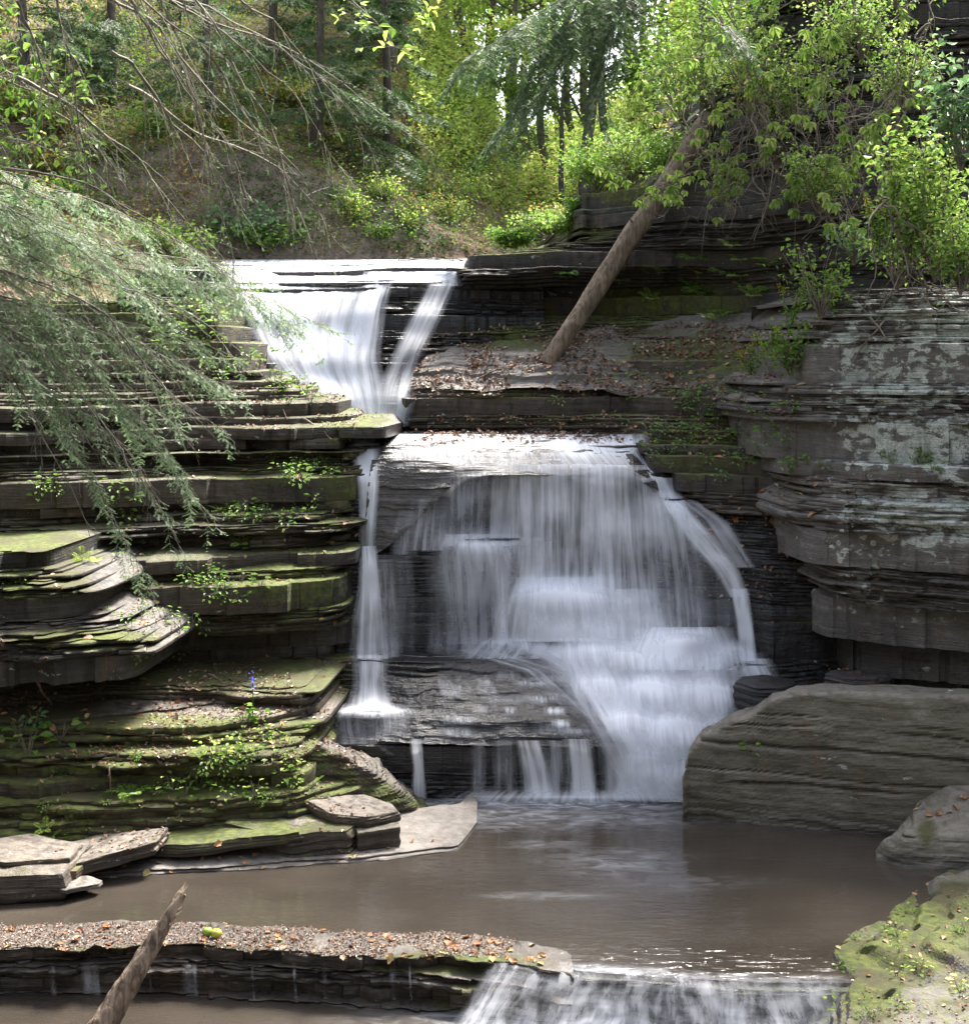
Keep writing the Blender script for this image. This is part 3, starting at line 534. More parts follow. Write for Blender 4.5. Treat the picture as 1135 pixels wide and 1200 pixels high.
stone('flat_stone', 82, 1036, 14.75, .62, .4, .05, 22, 'moss_rock', 'pale flat flagstone lying at the water on the left shore', (.1, .1, 0.), tilt=-.05, nk=6)
stone('flat_stone', 900, 815, 18.4, .9, .7, .36, 24, 'wet_shale', 'dark wet stone lying behind the top of the slab boulder', (.3, .8, 0.))
stone('flat_stone', 1005, 800, 18.0, .9, .6, .22, 26, 'wet_shale', 'low wet stone with orange leaves under the cliff overhang', (.3, .6, 0.))
# ---------------------------------------------------------------- right foreground bank
def sheet(x0, x1, nx, y0, y1, ny, fz, tonef=.5):
    X, Y = np.meshgrid(np.linspace(x0, x1, nx), np.linspace(y0, y1, ny)); Z = fz(X, Y)
    mb = MB(); mb.add(np.stack([X, Y, Z], -1), gridf(ny, nx), tone=tonef); return mb
bk = [at(1120, 1012, 15.7), at(1045, 1062, 14.6), at(1015, 1080, 14.15), at(965, 1122, 13.3), at(985, 1150, 12.75), at(985, 1180, 12.3), at(985, 1230, 11.6), at(980, 1330, 10.2)]
bx = np.array([p[0] for p in bk])[::-1]; by = np.array([p[1] for p in bk])[::-1]
def bankz(X, Y):
    e = np.interp(Y, by, bx)+.06*fbm(Y*2.2, 0, 0, 4, 4)+.05*(hsh(np.floor(Y*4), Y*0, Y*0, 3))
    e = np.where(Y > 15.7, e+(Y-15.7)*1.2, e)
    d = X-e
    z = -.25+.52*sst(-.22, .12, d)*(.5+.12*fbm(X*1.2, Y*1.2, 0, 9, 3))+.30*np.maximum(d, 0)**.9*.45
    z = z+.03*(hsh(np.floor(X*2.3+vn(X,Y,0,4)), np.floor(Y*3+vn(X*1.3,Y,0,8)), X*0, 4)-.5)*sst(.05,.3,d)+.10*fbm(X*1.1, Y*1.1, 0, 33, 3)*sst(0, .5, d)
    st = .085; t = z/st+.5*vn(X*1.2, Y*1.2, 0, 2); q = np.floor(t); fr = t-q
    zz = z+st*(sst(.62, .98, fr)-fr)*1.0
    q2 = np.floor(z/st/3+vn(X*.8, Y*.8, 0, 6))
    zz = zz+.014*fbm(X*5, Y*5, 0, 7, 3)
    return np.where(d < -.3, -.6, zz)
mb = sheet(2.2, 8, 260, 9.6, 16.6, 330, bankz)
finish(mb, 'rock_bank', M['moss_rock'], (lambda px, py: .52+.4*blobs(px, py, [(1090, 1080, 60, 30, 1), (1040, 1120, 60, 20, 1), (1020, 1160, 30, 20, 1)]), .1, 0.), 'pale flaky rock bank with green moss at the lower right corner')
# ---------------------------------------------------------------- terrain (one sheet out to the far hills)
tx = np.array([-200, -60, -30, -16, -11, -8.2, -5, -2.5, 0, 1.5, 3.5, 6, 9, 14, 25, 50, 200.])
ty = np.array([-30, 0, 10, 16, 20, 22.5, 26, 30.2, 31.5, 34, 38, 44, 52, 65, 90, 130, 260.])
TZ = np.array([  # opening rows: unseen walls raised to keep front skylight off the rocks
 [34, 32, 30, 28, 26, 24, 22, 21, 21, 21, 22, 23, 24, 26, 29, 32, 34],
 [34, 31, 28, 22, 14, 3, -1, -1, -1, -1, -1, -1, 8, 18, 26, 30, 34],
 [32, 28, 24, 17, 9, 1.0, -1, -1, -1, -1, -1, -1, 6, 15, 22, 26, 30],
 [24, 18, 13, 9, 6, 1.5, -1, -1, -1, -1, -1, -1, 1.5, 9, 15, 20, 26],
 [26, 19, 14, 10, 7.4, 5, -1, -1, -1, -1, -1, 0, 6.5, 12, 18, 24, 30],
 [28, 20, 15, 11, 8.0, 6.3, 4, 3, 3, 3, 4, 5, 11, 15, 20, 26, 32],
 [30, 22, 17, 12.5, 8.9, 7.9, 6.6, 6.6, 6.6, 6.4, 6.5, 9.0, 12.6, 16, 22, 28, 34],
 [33, 26, 20, 14, 9.8, 8.8, 7.9, 7.7, 7.7, 7.8, 8.4, 10.8, 13.2, 16.5, 22, 29, 35],
 [35, 28, 22, 15.5, 11.8, 10.9, 10.3, 9.4, 8.2, 8.0, 9.0, 11.2, 13.6, 17, 23, 30, 36],
 [37, 30, 24, 17, 12.6, 11.9, 11.3, 10.6, 9.0, 8.6, 9.3, 11.5, 14, 17.5, 24, 31, 37],
 [40, 34, 27, 19.5, 15.6, 14.8, 13.8, 12.8, 10.6, 9.2, 9.8, 12, 14.8, 19, 26, 33, 39],
 [44, 38, 31, 23.5, 19.6, 18.6, 17.3, 16, 13.2, 10.4, 10.8, 13, 16.5, 22, 30, 36, 42],
 [50, 44, 36, 28, 24, 23, 21.6, 20, 16.5, 12.4, 12.6, 16, 21, 27, 34, 40, 46],
 [54, 46, 36, 28, 26, 25, 23, 20, 17.5, 15, 15, 16, 19, 24, 30, 34, 40],
 [60, 50, 38, 30, 27, 26, 25, 23, 21, 20, 20, 21, 23, 27, 32, 36, 42],
 [64, 54, 42, 34, 31, 30, 29, 28, 27, 26, 26, 27, 28, 31, 35, 39, 45],
 [70, 60, 50, 44, 42, 41, 40, 40, 39, 38, 38, 38, 39, 41, 44, 48, 55.]])
def lerp1(a, v):
    i = np.clip(np.searchsorted(a, v)-1, 0, len(a)-2); return i, np.clip((v-a[i])/(a[i+1]-a[i]), 0, 1)
def terr(X, Y):
    i, f = lerp1(tx, X); j, g_ = lerp1(ty, Y)
    z = (TZ[j, i]*(1-f)+TZ[j, i+1]*f)*(1-g_)+(TZ[j+1, i]*(1-f)+TZ[j+1, i+1]*f)*g_
    far = sst(29.8, 31.5, Y)
    z = z+far*(.35*fbm(X*.5, Y*.5, 0, 3, 4)+.10*fbm(X*2.3, Y*2.3, 0, 5, 4))
    return z+.03*fbm(X*2, Y*2, 0, 8, 2)
gx = np.concatenate([np.linspace(-200, -16, 30)[:-1], np.linspace(-16, 12, 330)[:-1], np.linspace(12, 200, 30)])
gy = np.concatenate([np.linspace(-30, 22, 60)[:-1], np.linspace(22, 46, 260)[:-1], np.linspace(46, 260, 90)])
X, Y = np.meshgrid(gx, gy); mb = MB(); mb.add(np.stack([X, Y, terr(X, Y)], -1), gridf(len(gy), len(gx)), tone=.5)
def soil_mat():
    m, nt = newmat('forest_soil'); g = G(nt)
    geo = g.n('ShaderNodeNewGeometry'); pos = geo.outputs['Position']; sep = g.n('ShaderNodeSeparateXYZ'); g.l(geo.outputs['Normal'], sep.inputs[0])
    n = g.noise(pos, 3, 6, .65); n2 = g.noise(pos, 14, 4, .6); n3 = g.noise(pos, .5, 3)
    litter = g.mix(g.ss(n2, .35, .65), (.06, .045, .03), (.20, .115, .065)); litter = g.mix(g.ss(n, .5, .62), litter, (.05, .075, .018))
    litter = g.mix(g.ss(n3, .5, .62, 0, .6), litter, (.10, .12, .02))
    soil = g.mix(g.ss(n, .3, .7), (.09, .068, .05), (.21, .165, .125))
    col = g.mix(g.ss(sep.outputs[2], .60, .76), soil, litter)
    # unseen slopes downstream are toned dark and neutral to curb their bounce light
    sp = g.n('ShaderNodeSeparateXYZ'); g.l(pos, sp.inputs[0]); col = g.mix(g.ss(sp.outputs[1], 20, 14), col, g.mix(g.ss(n2, .3, .7), (.024, .024, .020), (.066, .064, .056)))
    p = g.n('ShaderNodeBsdfPrincipled'); g.l(col, p.inputs[0]); p.inputs['Roughness'].default_value = .9
    b = g.n('ShaderNodeBump'); b.inputs['Strength'].default_value = .8; b.inputs['Distance'].default_value = .12; g.l(g.math('ADD', n, g.math('MULTIPLY', n2, .5)), b.inputs['Height']); g.l(b.outputs[0], p.inputs['Normal'])
    o = g.n('ShaderNodeOutputMaterial'); g.l(p.outputs[0], o.inputs[0]); return m
M['soil'] = soil_mat()
ter = finish(mb, 'hillside', M['soil'], (0., 0., 0.), 'brown leaf littered forest slopes rising behind and beside the gorge, raised out of view to shade it', cat='hillside')
# ---------------------------------------------------------------- ray caster
def make_bvh(SOL):
    vs = []; fs = []; n = 0; last = None
    for V, F in SOL:
        vs.append(V)
        if F.shape[1] == 4: F = np.concatenate([F[:, [0, 1, 2]], F[:, [0, 2, 3]]])
        fs.append(F+n); n += len(V)
    vv = np.concatenate(vs).tolist(); ff = np.concatenate(fs).tolist()
    return BVHTree.FromPolygons(vv, ff, all_triangles=True)
BV = make_bvh(SOL); BW = make_bvh(WSOL); EYE = Vector((0, 0, H))
def cast(px, py, bv=None):
    d = Vector((at(px, py, 10.)-np.array([0, 0, H])).tolist()).normalized()
    h = (bv or BV).ray_cast(EYE, d, 400)
    if h[0] is None: return None, None
    return h[0], (h[1] if h[1].dot(d) < 0 else -h[1])
def drop(x, y, z):      # highest rock surface under a point
    h = BV.ray_cast(Vector((x, y, z)), Vector((0, 0, -1)), 30); return h[0], h[1]
# ---------------------------------------------------------------- water
PX = np.linspace(-9.5, 9.5, 240)
front = np.interp(PX, wfx, wfy)+.06
rows = []
nr = 90
for i in range(nr):
    t = i/(nr-1); rows.append(np.stack([PX, front+(19.2-front)*t, PX*0], -1))
P = np.array(rows); px, py = proj(P)
rp0 = 0
foam = blobs(px, py, [(690, 938, 170, 9, 1.), (500, 945, 40, 6, .5), (860, 950, 60, 8, .7), (720, 1010, 70, 14, .22), (800, 1035, 80, 9, .08), (640, 990, 40, 5, .22), (480, 938, 30, 6, .6), (640, 955, 160, 16, .35), (640, 1050, 60, 4, .2)])
rip = .05+.9*blobs(px, py, [(800, 1135, 300, 26, 1), (560, 1115, 60, 8, .8)])+.25*sst(1000, 940, py)
foam = foam+.55*blobs(px, py, [(700, 1140, 60, 8, 1), (790, 1158, 90, 8, 1), (620, 1118, 30, 5, .6), (880, 1152, 60, 5, .5)])
mb = MB(); mb.add(P, gridf(nr, len(PX)), foam=foam.ravel(), rip=rip.ravel())
tag(mb.build('pool_water', M['pool'], smooth=True), 'still brown pool below the waterfall', 'water', kind='structure')
X, Y = np.meshgrid(np.linspace(-9.5, 9.5, 200), np.linspace(4, 13.5, 80)); px, py = proj(np.stack([X, Y, X*0-.42], -1))
mb = MB(); mb.add(np.stack([X, Y, X*0-.42], -1), gridf(80, 200), foam=(.9*blobs(px, py, [(770, 1230, 260, 60, 1)])).ravel(), rip=(.15+.8*blobs(px, py, [(770, 1200, 260, 60, 1), (60, 1180, 80, 10, .7)])).ravel())
tag(mb.build('stream_water', M['pool'], smooth=True), 'shallow stream water in front of the foreground ledge', 'water', kind='structure')
def ribbon(mb, path, w, dens, off=.05, nu=None, seed=None, dcast=True, smooth=6, ef=.28, lift=0., step=5., hz=None, bulge=0.):
    """silky flow following the rock along a path; w, dens may be lists along the path"""
    path = np.asarray(path, float)
    seg = np.r_[0, np.cumsum(np.hypot(*np.diff(path, axis=0).T))]; L = seg[-1]; nv = max(6, int(L/step)+1)
    t = np.linspace(0, 1, nv); s = t*L
    cx = np.interp(s, seg, path[:, 0]); cy = np.interp(s, seg, path[:, 1])
    for _ in range(3):
        cx[1:-1] = (cx[:-2]+2*cx[1:-1]+cx[2:])/4
    W = np.interp(t, np.linspace(0, 1, len(w)), w) if isinstance(w, (list, tuple)) else np.full(nv, float(w))
    D = np.interp(t, np.linspace(0, 1, len(dens)), dens) if isinstance(dens, (list, tuple)) else dens*sst(0, .06, t)*sst(1, .93, t)
    nu = nu or max(5, int(W.max()/6)+2)
    u = np.linspace(-.5, .5, nu)
    px = cx[:, None]+u*W[:, None]; py = cy[:, None]+0*px+ (u**2*4)*lift
    sd = seed if seed is not None else random.random()*50
    YY = np.zeros((nv, nu))
    for i in range(nv):
        for j in range(nu):
            h = cast(px[i, j], py[i, j], BW)[0]; YY[i, j] = h.y if h is not None else 20
    for _ in range(smooth):
        Q = YY.copy()
        Q[1:-1] = (YY[:-2]+YY[1:-1]*2+YY[2:])/4; Q[:, 1:-1] = (Q[:, :-2]+Q[:, 1:-1]*2+Q[:, 2:])/4
        YY = Q
    YY = YY-off-bulge*np.sin(np.pi*np.clip(t, 0, 1))[:, None]**.7*(1-(2*u)**2)[None, :]
    V = np.stack([(px-CX)/FP*YY, YY, H-(py-HY)/FP*YY], -1)
    if hz is not None: V[..., 2] = np.maximum(V[..., 2], hz)
    e = sst(0, ef, .5-np.abs(u)+.0*u)
    dd = D[:, None]*e[None, :]
    wm = W.mean()*20/FP
    fu = sd+np.broadcast_to(u*wm, (nv, nu)); fv = np.broadcast_to((s*20/FP)[:, None], (nv, nu))
    mb.add(V, gridf(nv, nu), fu=fu.ravel(), fv=fv.ravel(), dens=dd.ravel())
fl = MB()
RB = lambda *a, **k: ribbon(fl, *a, **k)
# lower fall
RB([(610, 509), (612, 530), (615, 547)], 330, [.55, .8, .3, .15], off=.02, ef=.1, smooth=2, step=3)  # white strip mostly painting the sky's reflection on the wet brow
RB([(690, 512), (700, 530), (715, 548)], 130, [.6, .75, .4], off=.025, ef=.3, smooth=2, step=3)
RB([(655, 544), (655, 600), (655, 692)], [170, 165, 160], [.5, .72, .5, .6], off=.10)
RB([(730, 545), (735, 640), (742, 765)], [110, 120, 130], [.45, .66, .45, .5], off=.14)
RB([(570, 552), (568, 600), (566, 640)], [130, 125, 125], [.2, .5, .4, .5], off=.09, ef=.4)
RB([(478, 598), (474, 620), (472, 650)], [24, 30, 34], [.1, .25, .2], off=.05)
RB([(505, 585), (500, 620), (498, 645)], [50, 50, 60], [.1, .4, .4], off=.05)
RB([(566, 626), (556, 650), (560, 755)], [120, 95, 85], [.55, .5, .3, .35], off=.08)
RB([(585, 640), (587, 700), (588, 755)], 26, [.3, .7, .75, .8], off=.12)
RB([(625, 630), (625, 700)], 60, [.3, .45, .3], off=.09)
RB([(660, 676), (655, 700), (655, 752)], [150, 180, 200], [.7, .95, .8, .75], off=.12)
RB([(740, 690), (745, 720), (750, 765)], [90, 100, 110], [.4, .5, .5], off=.12)
RB([(770, 560), (785, 600), (795, 680), (800, 755)], [60, 70, 80, 90], [.5, .55, .35, .35], off=.10)
RB([(757, 537), (772, 565), (790, 595), (815, 625), (850, 668), (866, 700)], [14, 22, 34, 44, 36, 26], [.8, .9, .85, .75, .7, .7], off=.06, smooth=3)
RB([(785, 575), (830, 610), (868, 665)], [40, 55, 40], [.3, .45, .3], off=.06, smooth=3)
RB([(866, 690), (872, 730), (876, 775)], [24, 22, 24], [.7, .85, .85, .7], off=.10, smooth=3)
RB([(830, 650), (835, 720), (838, 770)], 70, .12, off=.06)
for x, w, d in ((470, 30, .10), (515, 40, .15), (545, 40, .2)):
    RB([(x, 650), (x+3, 700), (x+2, 768)], w, d, off=.05)
RB([(650, 742), (640, 755), (630, 772)], [200, 220, 240], [.2, .6, .3], off=.05, smooth=4)
RB([(795, 738), (795, 790), (805, 870), (812, 940)], [140, 150, 150, 140], [.75, .95, .85, .9], off=.16, smooth=9)
RB([(800, 735), (800, 760), (795, 785)], [120, 150, 150], [.6, .95, .5], off=.24, smooth=9)
RB([(700, 748), (725, 800), (765, 870), (790, 938)], [130, 150, 150, 130], [.5, .8, .7, .75], off=.12, smooth=8)
RB([(640, 758), (700, 790), (750, 850), (770, 935)], [90, 110, 100, 90], [.4, .5, .5, .6], off=.10, smooth=8)
RB([(560, 762), (640, 785), (700, 840)], [60, 70, 60], [.25, .35, .2], off=.05, smooth=5)
RB([(880, 772), (892, 800), (900, 850)], [50, 60, 60], [.6, .4, .3], off=.08)
RB([(845, 765), (855, 800), (862, 850), (860, 900)], [110, 110, 100, 60], [.45, .35, .3, .3], off=.06)
RB([(620, 868), (628, 900), (633, 936)], [36, 42, 48], [.5, .8, .75, .8], off=.07)
RB([(650, 868), (655, 936)], [20, 24], [.3, .4, .4], off=.06)
RB([(676, 866), (680, 900), (683, 936)], [38, 38, 42], [.5, .85, .8, .8], off=.07)
RB([(733, 872), (738, 900), (742, 938)], [70, 74, 80], [.4, .7, .7, .8], off=.07)
RB([(590, 868), (592, 936)], 30, [.2, .3, .25], off=.05)
RB([(560, 868), (560, 936)], 20, [.1, .25, .2], off=.05)
RB([(845, 880), (848, 938)], [60, 66], [.5, .6, .8], off=.08)
RB([(690, 924), (690, 934), (690, 944)], [330, 370, 400], [0, .75, 0], off=.16, ef=.2, smooth=12, step=3)
for x, y, w, h_, d, lf in ((655, 676, 176, 72, .8, 14), (560, 625, 110, 60, .5, 10), (745, 688, 90, 60, .4, 8), (800, 738, 130, 62, .9, 16), (845, 745, 90, 50, .6, 12), (735, 752, 110, 50, .7, 10), (690, 748, 120, 44, .6, 8), (760, 786, 110, 58, .8, 14), (830, 790, 120, 60, .75, 14), (700, 785, 90, 46, .5, 10), (790, 830, 120, 60, .8, 14), (735, 826, 90, 50, .55, 12), (850, 835, 90, 60, .6, 12), (815, 880, 110, 60, .75, 12), (755, 872, 90, 60, .65, 10), (600, 745, 120, 26, .45, 6)):
    RB([(x, y), (x+3, y+h_*.5), (x+8, y+h_)], [w*.85, w, w*.9], [0, d*1.15, d*.85, d*.4, 0], off=.16, lift=lf, smooth=10, step=3, ef=.4, bulge=.12)
for x, y, w, d in ((650, 833, 30, .8), (656, 848, 26, .8), (597, 833, 14, .5)): RB([(x, y-5), (x, y+6)], w, [.2, d, .1], off=.03, step=2)
for k in range(26):
    x = random.uniform(520, 800); y = random.uniform(790, 865); RB([(x, y-6), (x+2, y+8)], random.uniform(18, 60), [.0, random.uniform(.15, .4), .0], off=.03, step=3)
# thin fall on the left
RB([(426, 508), (428, 530), (432, 570), (430, 640)], [46, 30, 24, 20], [.8, .9, .75, .5], off=.04, smooth=2)
RB([(415, 510), (470, 512), (500, 514)], 18, [.6, .7, .4], off=.03)
RB([(431, 640), (432, 648), (434, 700), (434, 772)], [22, 30, 46, 54], [.7, .95, .75, .55], off=.10)
RB([(452, 655), (455, 770)], [20, 34], [.2, .35, .2], off=.06)
RB([(434, 768), (433, 800), (434, 832)], [46, 42, 60], [.5, .6, .75], off=.12)
RB([(436, 824), (434, 832), (432, 842)], [80, 120, 130], [.1, .85, .1], off=.08, step=2)
RB([(430, 838), (432, 850), (432, 872)], [110, 110, 90], [.3, .25, .15], off=.05)
RB([(487, 866), (490, 900), (491, 936)], [16, 15, 20], [.6, .85, .85, .8], off=.10)
RB([(470, 768), (500, 770), (560, 768)], 10, [.3, .6, .3], off=.05)
RB([(400, 771), (440, 770), (480, 770)], 10, [.2, .7, .3], off=.05)
tag(fl.build('waterfall', M['flow'], smooth=True), 'silky white lower waterfall fanning over dark rock steps into the pool', 'waterfall', kind='structure')
# upper fall
fl = MB()
RB([(400, 304), (398, 316), (395, 331)], [300, 320, 250], [.75, .9, .85, .7], off=.11, ef=.12, smooth=3, step=3)
RB([(500, 306), (490, 318), (480, 328)], [120, 130, 60], [.6, .8, .2], off=.11, smooth=3, step=3)
RB([(300, 318), (310, 345), (335, 380)], [80, 90, 90], [.6, .85, .85], off=.15)
RB([(350, 328), (330, 370), (355, 430), (415, 497)], [100, 100, 80, 40], [.6, .7, .6, .6], off=.17)
RB([(395, 328), (380, 380), (385, 430), (420, 500)], [110, 110, 90, 60], [.5, .68, .6, .6], off=.18)
RB([(445, 318), (430, 360), (418, 420), (432, 500)], [40, 50, 60, 50], [.7, .85, .7, .6], off=.17)
RB([(380, 385), (382, 430), (405, 495)], [16, 20, 20], [.4, .8, .7], off=.14)
RB([(455, 440), (455, 500)], [30, 40], [.15, .3, .25], off=.05)
RB([(520, 318), (522, 335)], [40, 44], [.7, .8, .5], off=.08, step=3)
RB([(518, 332), (505, 360), (480, 410), (466, 450), (458, 500)], [36, 40, 40, 50, 44], [.55, .6, .42, .45, .4], off=.15)
tag(fl.build('waterfall', M['flow'], smooth=True), 'white upper waterfall narrowing down between dark layered ledges', 'waterfall', kind='structure')
# cascade in the foreground
fl = MB()
lip = lambda px: np.interp(px, [560, 650, 700, 800, 900, 985], [1120, 1132, 1148, 1160, 1166, 1168])
PXL = np.linspace(575, 1000, 150); N = 40
V = []; D = []; U = []; W_ = []
for i in range(N):
    t = i/(N-1)
    x0 = (PXL-CX)/FP*12.9
    yl = np.interp(x0, wfx, wfy)
    fall = np.clip(t-.28, 0, 1)/.72
    y = yl+.22-.75*t-.10*np.sin(x0*3)*fall
    x = x0-.55*fall**1.3*sst(2.6, .2, x0)
    z = .022-.45*sst(0, 1, fall)+.07*fbm(x0*6, t*3, 0, 3, 3)*fall
    V.append(np.stack([x, y, z], -1)); m = sst(.0, .25, (PXL-575)/60)*sst(1, .85, (PXL-575)/425)
    D.append((.2+.75*fall)*m*(.75+.9*fbm(x0*2.6, t*3.5, 0, 9, 3))*sst(0, .15, t)); U.append(x0*1.0+.10*fbm(x0*1.5, t*2.2, 0, 5, 3)); W_.append(x0*0+t*7)
fl.add(np.array(V), gridf(N, 150), fu=np.array(U).ravel(), fv=np.array(W_).ravel(), dens=np.clip(np.array(D), 0, 1).ravel())
tag(fl.build('cascade', M['flow'], smooth=True), 'low white cascade curving over the mossy lip in the foreground', 'waterfall', kind='structure')
# trickles over the foreground ledge
fl = MB()
for px_, w_, d_ in ((103, 22, .6), (112, 12, .7), (222, 26, .45), (228, 8, .6), (345, 6, .5), (296, 5, .4), (175, 8, .25), (62, 10, .3), (480, 5, .35), (460, 14, .2), (380, 10, .2)):
    RB([(px_, 1128), (px_, 1145), (px_+2, 1172)], w_*.8, [.0, d_*.8, d_*.45, .1], off=.03, step=3, smooth=2, ef=.5)
tag(fl.build('trickles', M['flow'], smooth=True), 'thin white trickles running down the foreground ledge', 'waterfall', kind='structure')
# ---------------------------------------------------------------- foliage
def unit(v): return v/(np.linalg.norm(v, axis=-1)[..., None]+1e-9)
def leaves(mb, P, size, tip=None, nrm=None, wid=.62, droop=.25, upb=.6, fold=.12, rnd=None, six=False):
    P = np.asarray(P, float).reshape(-1, 3); n = len(P)
    if n == 0: return
    size = np.broadcast_to(np.asarray(size, float), (n,))[:, None]
    d = rng.normal(size=(n, 3)); d[:, 2] = d[:, 2]*.5-droop
    if tip is not None: d = d*.45+np.broadcast_to(tip, (n, 3))
    d = unit(d)
    u = rng.normal(size=(n, 3)); u[:, 2] += upb*2
    if nrm is not None: u = u*.5+np.broadcast_to(nrm, (n, 3))
    u = unit(u); s = unit(np.cross(d, u)); u = np.cross(s, d)
    r = rng.random(n) if rnd is None else np.clip(rnd+rng.normal(size=n)*.12, 0, 1)
    w = size*wid*.5
    if six:
        V = np.stack([P, P+d*size*.28+s*w*.85+u*size*fold, P+d*size*.62+s*w*.8+u*size*fold*.8, P+d*size-u*size*.12, P+d*size*.62-s*w*.8+u*size*fold*.8, P+d*size*.28-s*w*.85+u*size*fold], 1)
        b = np.arange(n)[:, None]*6
        F = np.concatenate([b+np.array([[0, 1, 2, 3]]), b+np.array([[0, 3, 4, 5]])])
        mb.add(V.reshape(-1, 3), F, rnd=np.repeat(r, 6))
    else:
        V = np.stack([P, P+d*size*.45+s*w+u*size*fold, P+d*size, P+d*size*.45-s*w+u*size*fold], 1)
        b = np.arange(n)[:, None]*4
        F = np.concatenate([b+np.array([[0, 1, 2]]), b+np.array([[0, 2, 3]])])
        mb.add(V.reshape(-1, 3), F, rnd=np.repeat(r, 4))
# ---- hemlock boughs
def needles(mb, P0, P1, nl, per=.011, w=.0035):
    """flat comb of needles along a batch of twigs; P0,P1 (n,3)"""
    P0 = np.asarray(P0); P1 = np.asarray(P1)
    if len(P0) == 0: return
    L = np.linalg.norm(P1-P0, axis=1); k = int(max(4, L.mean()/per))
    t = np.linspace(.05, 1, k)[None, :, None]
    C0 = P0[:, None]+(P1-P0)[:, None]*t
    d = unit(P1-P0)[:, None]; up = np.zeros_like(d); up[..., 2] = 1; up = up+rng.normal(size=d.shape)*.35
    s = unit(np.cross(d, up))
    for sg in (-1, 1):
        dirn = unit(s*sg+d*.55+rng.normal(size=C0.shape)*.18)
        ln = nl*(.7+.5*rng.random(C0.shape[:2]))[..., None]
        a = C0+d*w; b = C0-d*w; c = C0+dirn*ln
        V = np.stack([a+0*c, b+0*c, c], 2).reshape(-1, 3)
        n = len(V)//3; r = np.repeat(np.repeat(rng.random((len(P0), 1)), k, 1).ravel()*.7+.3*rng.random(n), 3)
        mb.add(V, np.arange(n*3).reshape(-1, 3), rnd=r)
def bough(p0, p1, sag, wood, need, sub=.085, sublen=.55, twig=.05, tw=.12, nl=.021, r0=.012, dens=1., bare=.15, s=0, per=.012, nw=.005, droop=.22, tub=True, lmax=.9):
    L = np.linalg.norm(np.asarray(p1)-np.asarray(p0)); n = max(8, int(L/sub))
    P = curve(p0, p1, sag, .05, n, s)
    tube(wood, P, np.linspace(r0, .003, n), 5)
    T = unit(np.gradient(P, axis=0)); A, B = [], []
    for i in range(1, n):
        t = i/n
        if t < bare*random.random(): pass
        for sg in (-1, 1):
            if random.random() > dens+.15: continue
            l = sublen*L*.5*(1-t*.62)*random.uniform(.4, 1.15)
            l = min(l, lmax)
            side = np.cross(T[i], [0, 0, 1.]); side /= np.linalg.norm(side)+1e-9
            d = side*sg*random.uniform(.5, 1)+T[i]*random.uniform(.5, .95)+np.array([0, 0, -random.uniform(.0, .5)]); d /= np.linalg.norm(d)
            m = max(4, int(l/twig)); Q = P[i]+d*np.linspace(0, l, m)[:, None]; Q[:, 2] -= droop*(np.linspace(0, 1, m)**2)*l
            Q += .02*rng.normal(size=Q.shape)*np.linspace(0, 1, m)[:, None]
            tube(wood, Q, np.linspace(.004, .0015, m), 3, cap=False)
            if t < bare or random.random() > dens: continue
            for j in range(1, m):
                q = j/m; tl = tw*(1.1-q*.6)*random.uniform(.6, 1.2)
                dd = unit(Q[min(j+1, m-1)]-Q[j-1]); s2 = np.cross(dd, [0, 0, 1.]); s2 /= np.linalg.norm(s2)+1e-9
                for g2 in (-1, 1):
                    e = unit(s2*g2+dd*.9+rng.normal(size=3)*.2+np.array([0, 0, -.15])); A.append(Q[j]); B.append(Q[j]+e*tl)
            A.append(Q[-2]); B.append(Q[-1]+(Q[-1]-Q[-2]))
    if need is not None and A: needles(need, np.array(A), np.array(B), nl, per, nw)
def barebough(p0, p1, sag, wood, r0=.012, n=24, subs=26, s=0, ext=.9):
    P = curve(p0, p1, sag, .06, n, s); tube(wood, P, np.linspace(r0, .003, n), 5)
    T = unit(np.gradient(P, axis=0)); E = []
    for k in range(subs):
        i = random.randint(2, n-2); l = random.uniform(.15, ext)*(1-i/n*.5)
        d = unit(T[i]+rng.normal(size=3)*.38+np.array([0, 0, -.25])); m = 8
        Q = P[i]+d*np.linspace(0, l, m)[:, None]; Q[:, 2] -= .25*np.linspace(0, 1, m)**2*l; Q += np.cumsum(rng.normal(size=Q.shape)*.008, 0)
        tube(wood, Q, np.linspace(.005, .0015, m), 3, cap=False)
        for _ in range(2):
            j = random.randint(2, m-2); l2 = l*random.uniform(.2, .5); d2 = unit(d+rng.normal(size=3)*.5)
            tube(wood, Q[j]+d2*np.linspace(0, l2, 4)[:, None], [.003, .002, .0015, .001], 3, cap=False); E.append((Q[j]+d2*l2*.5, Q[j]+d2*l2))
        E.append((Q[-3], Q[-1]))
    return E
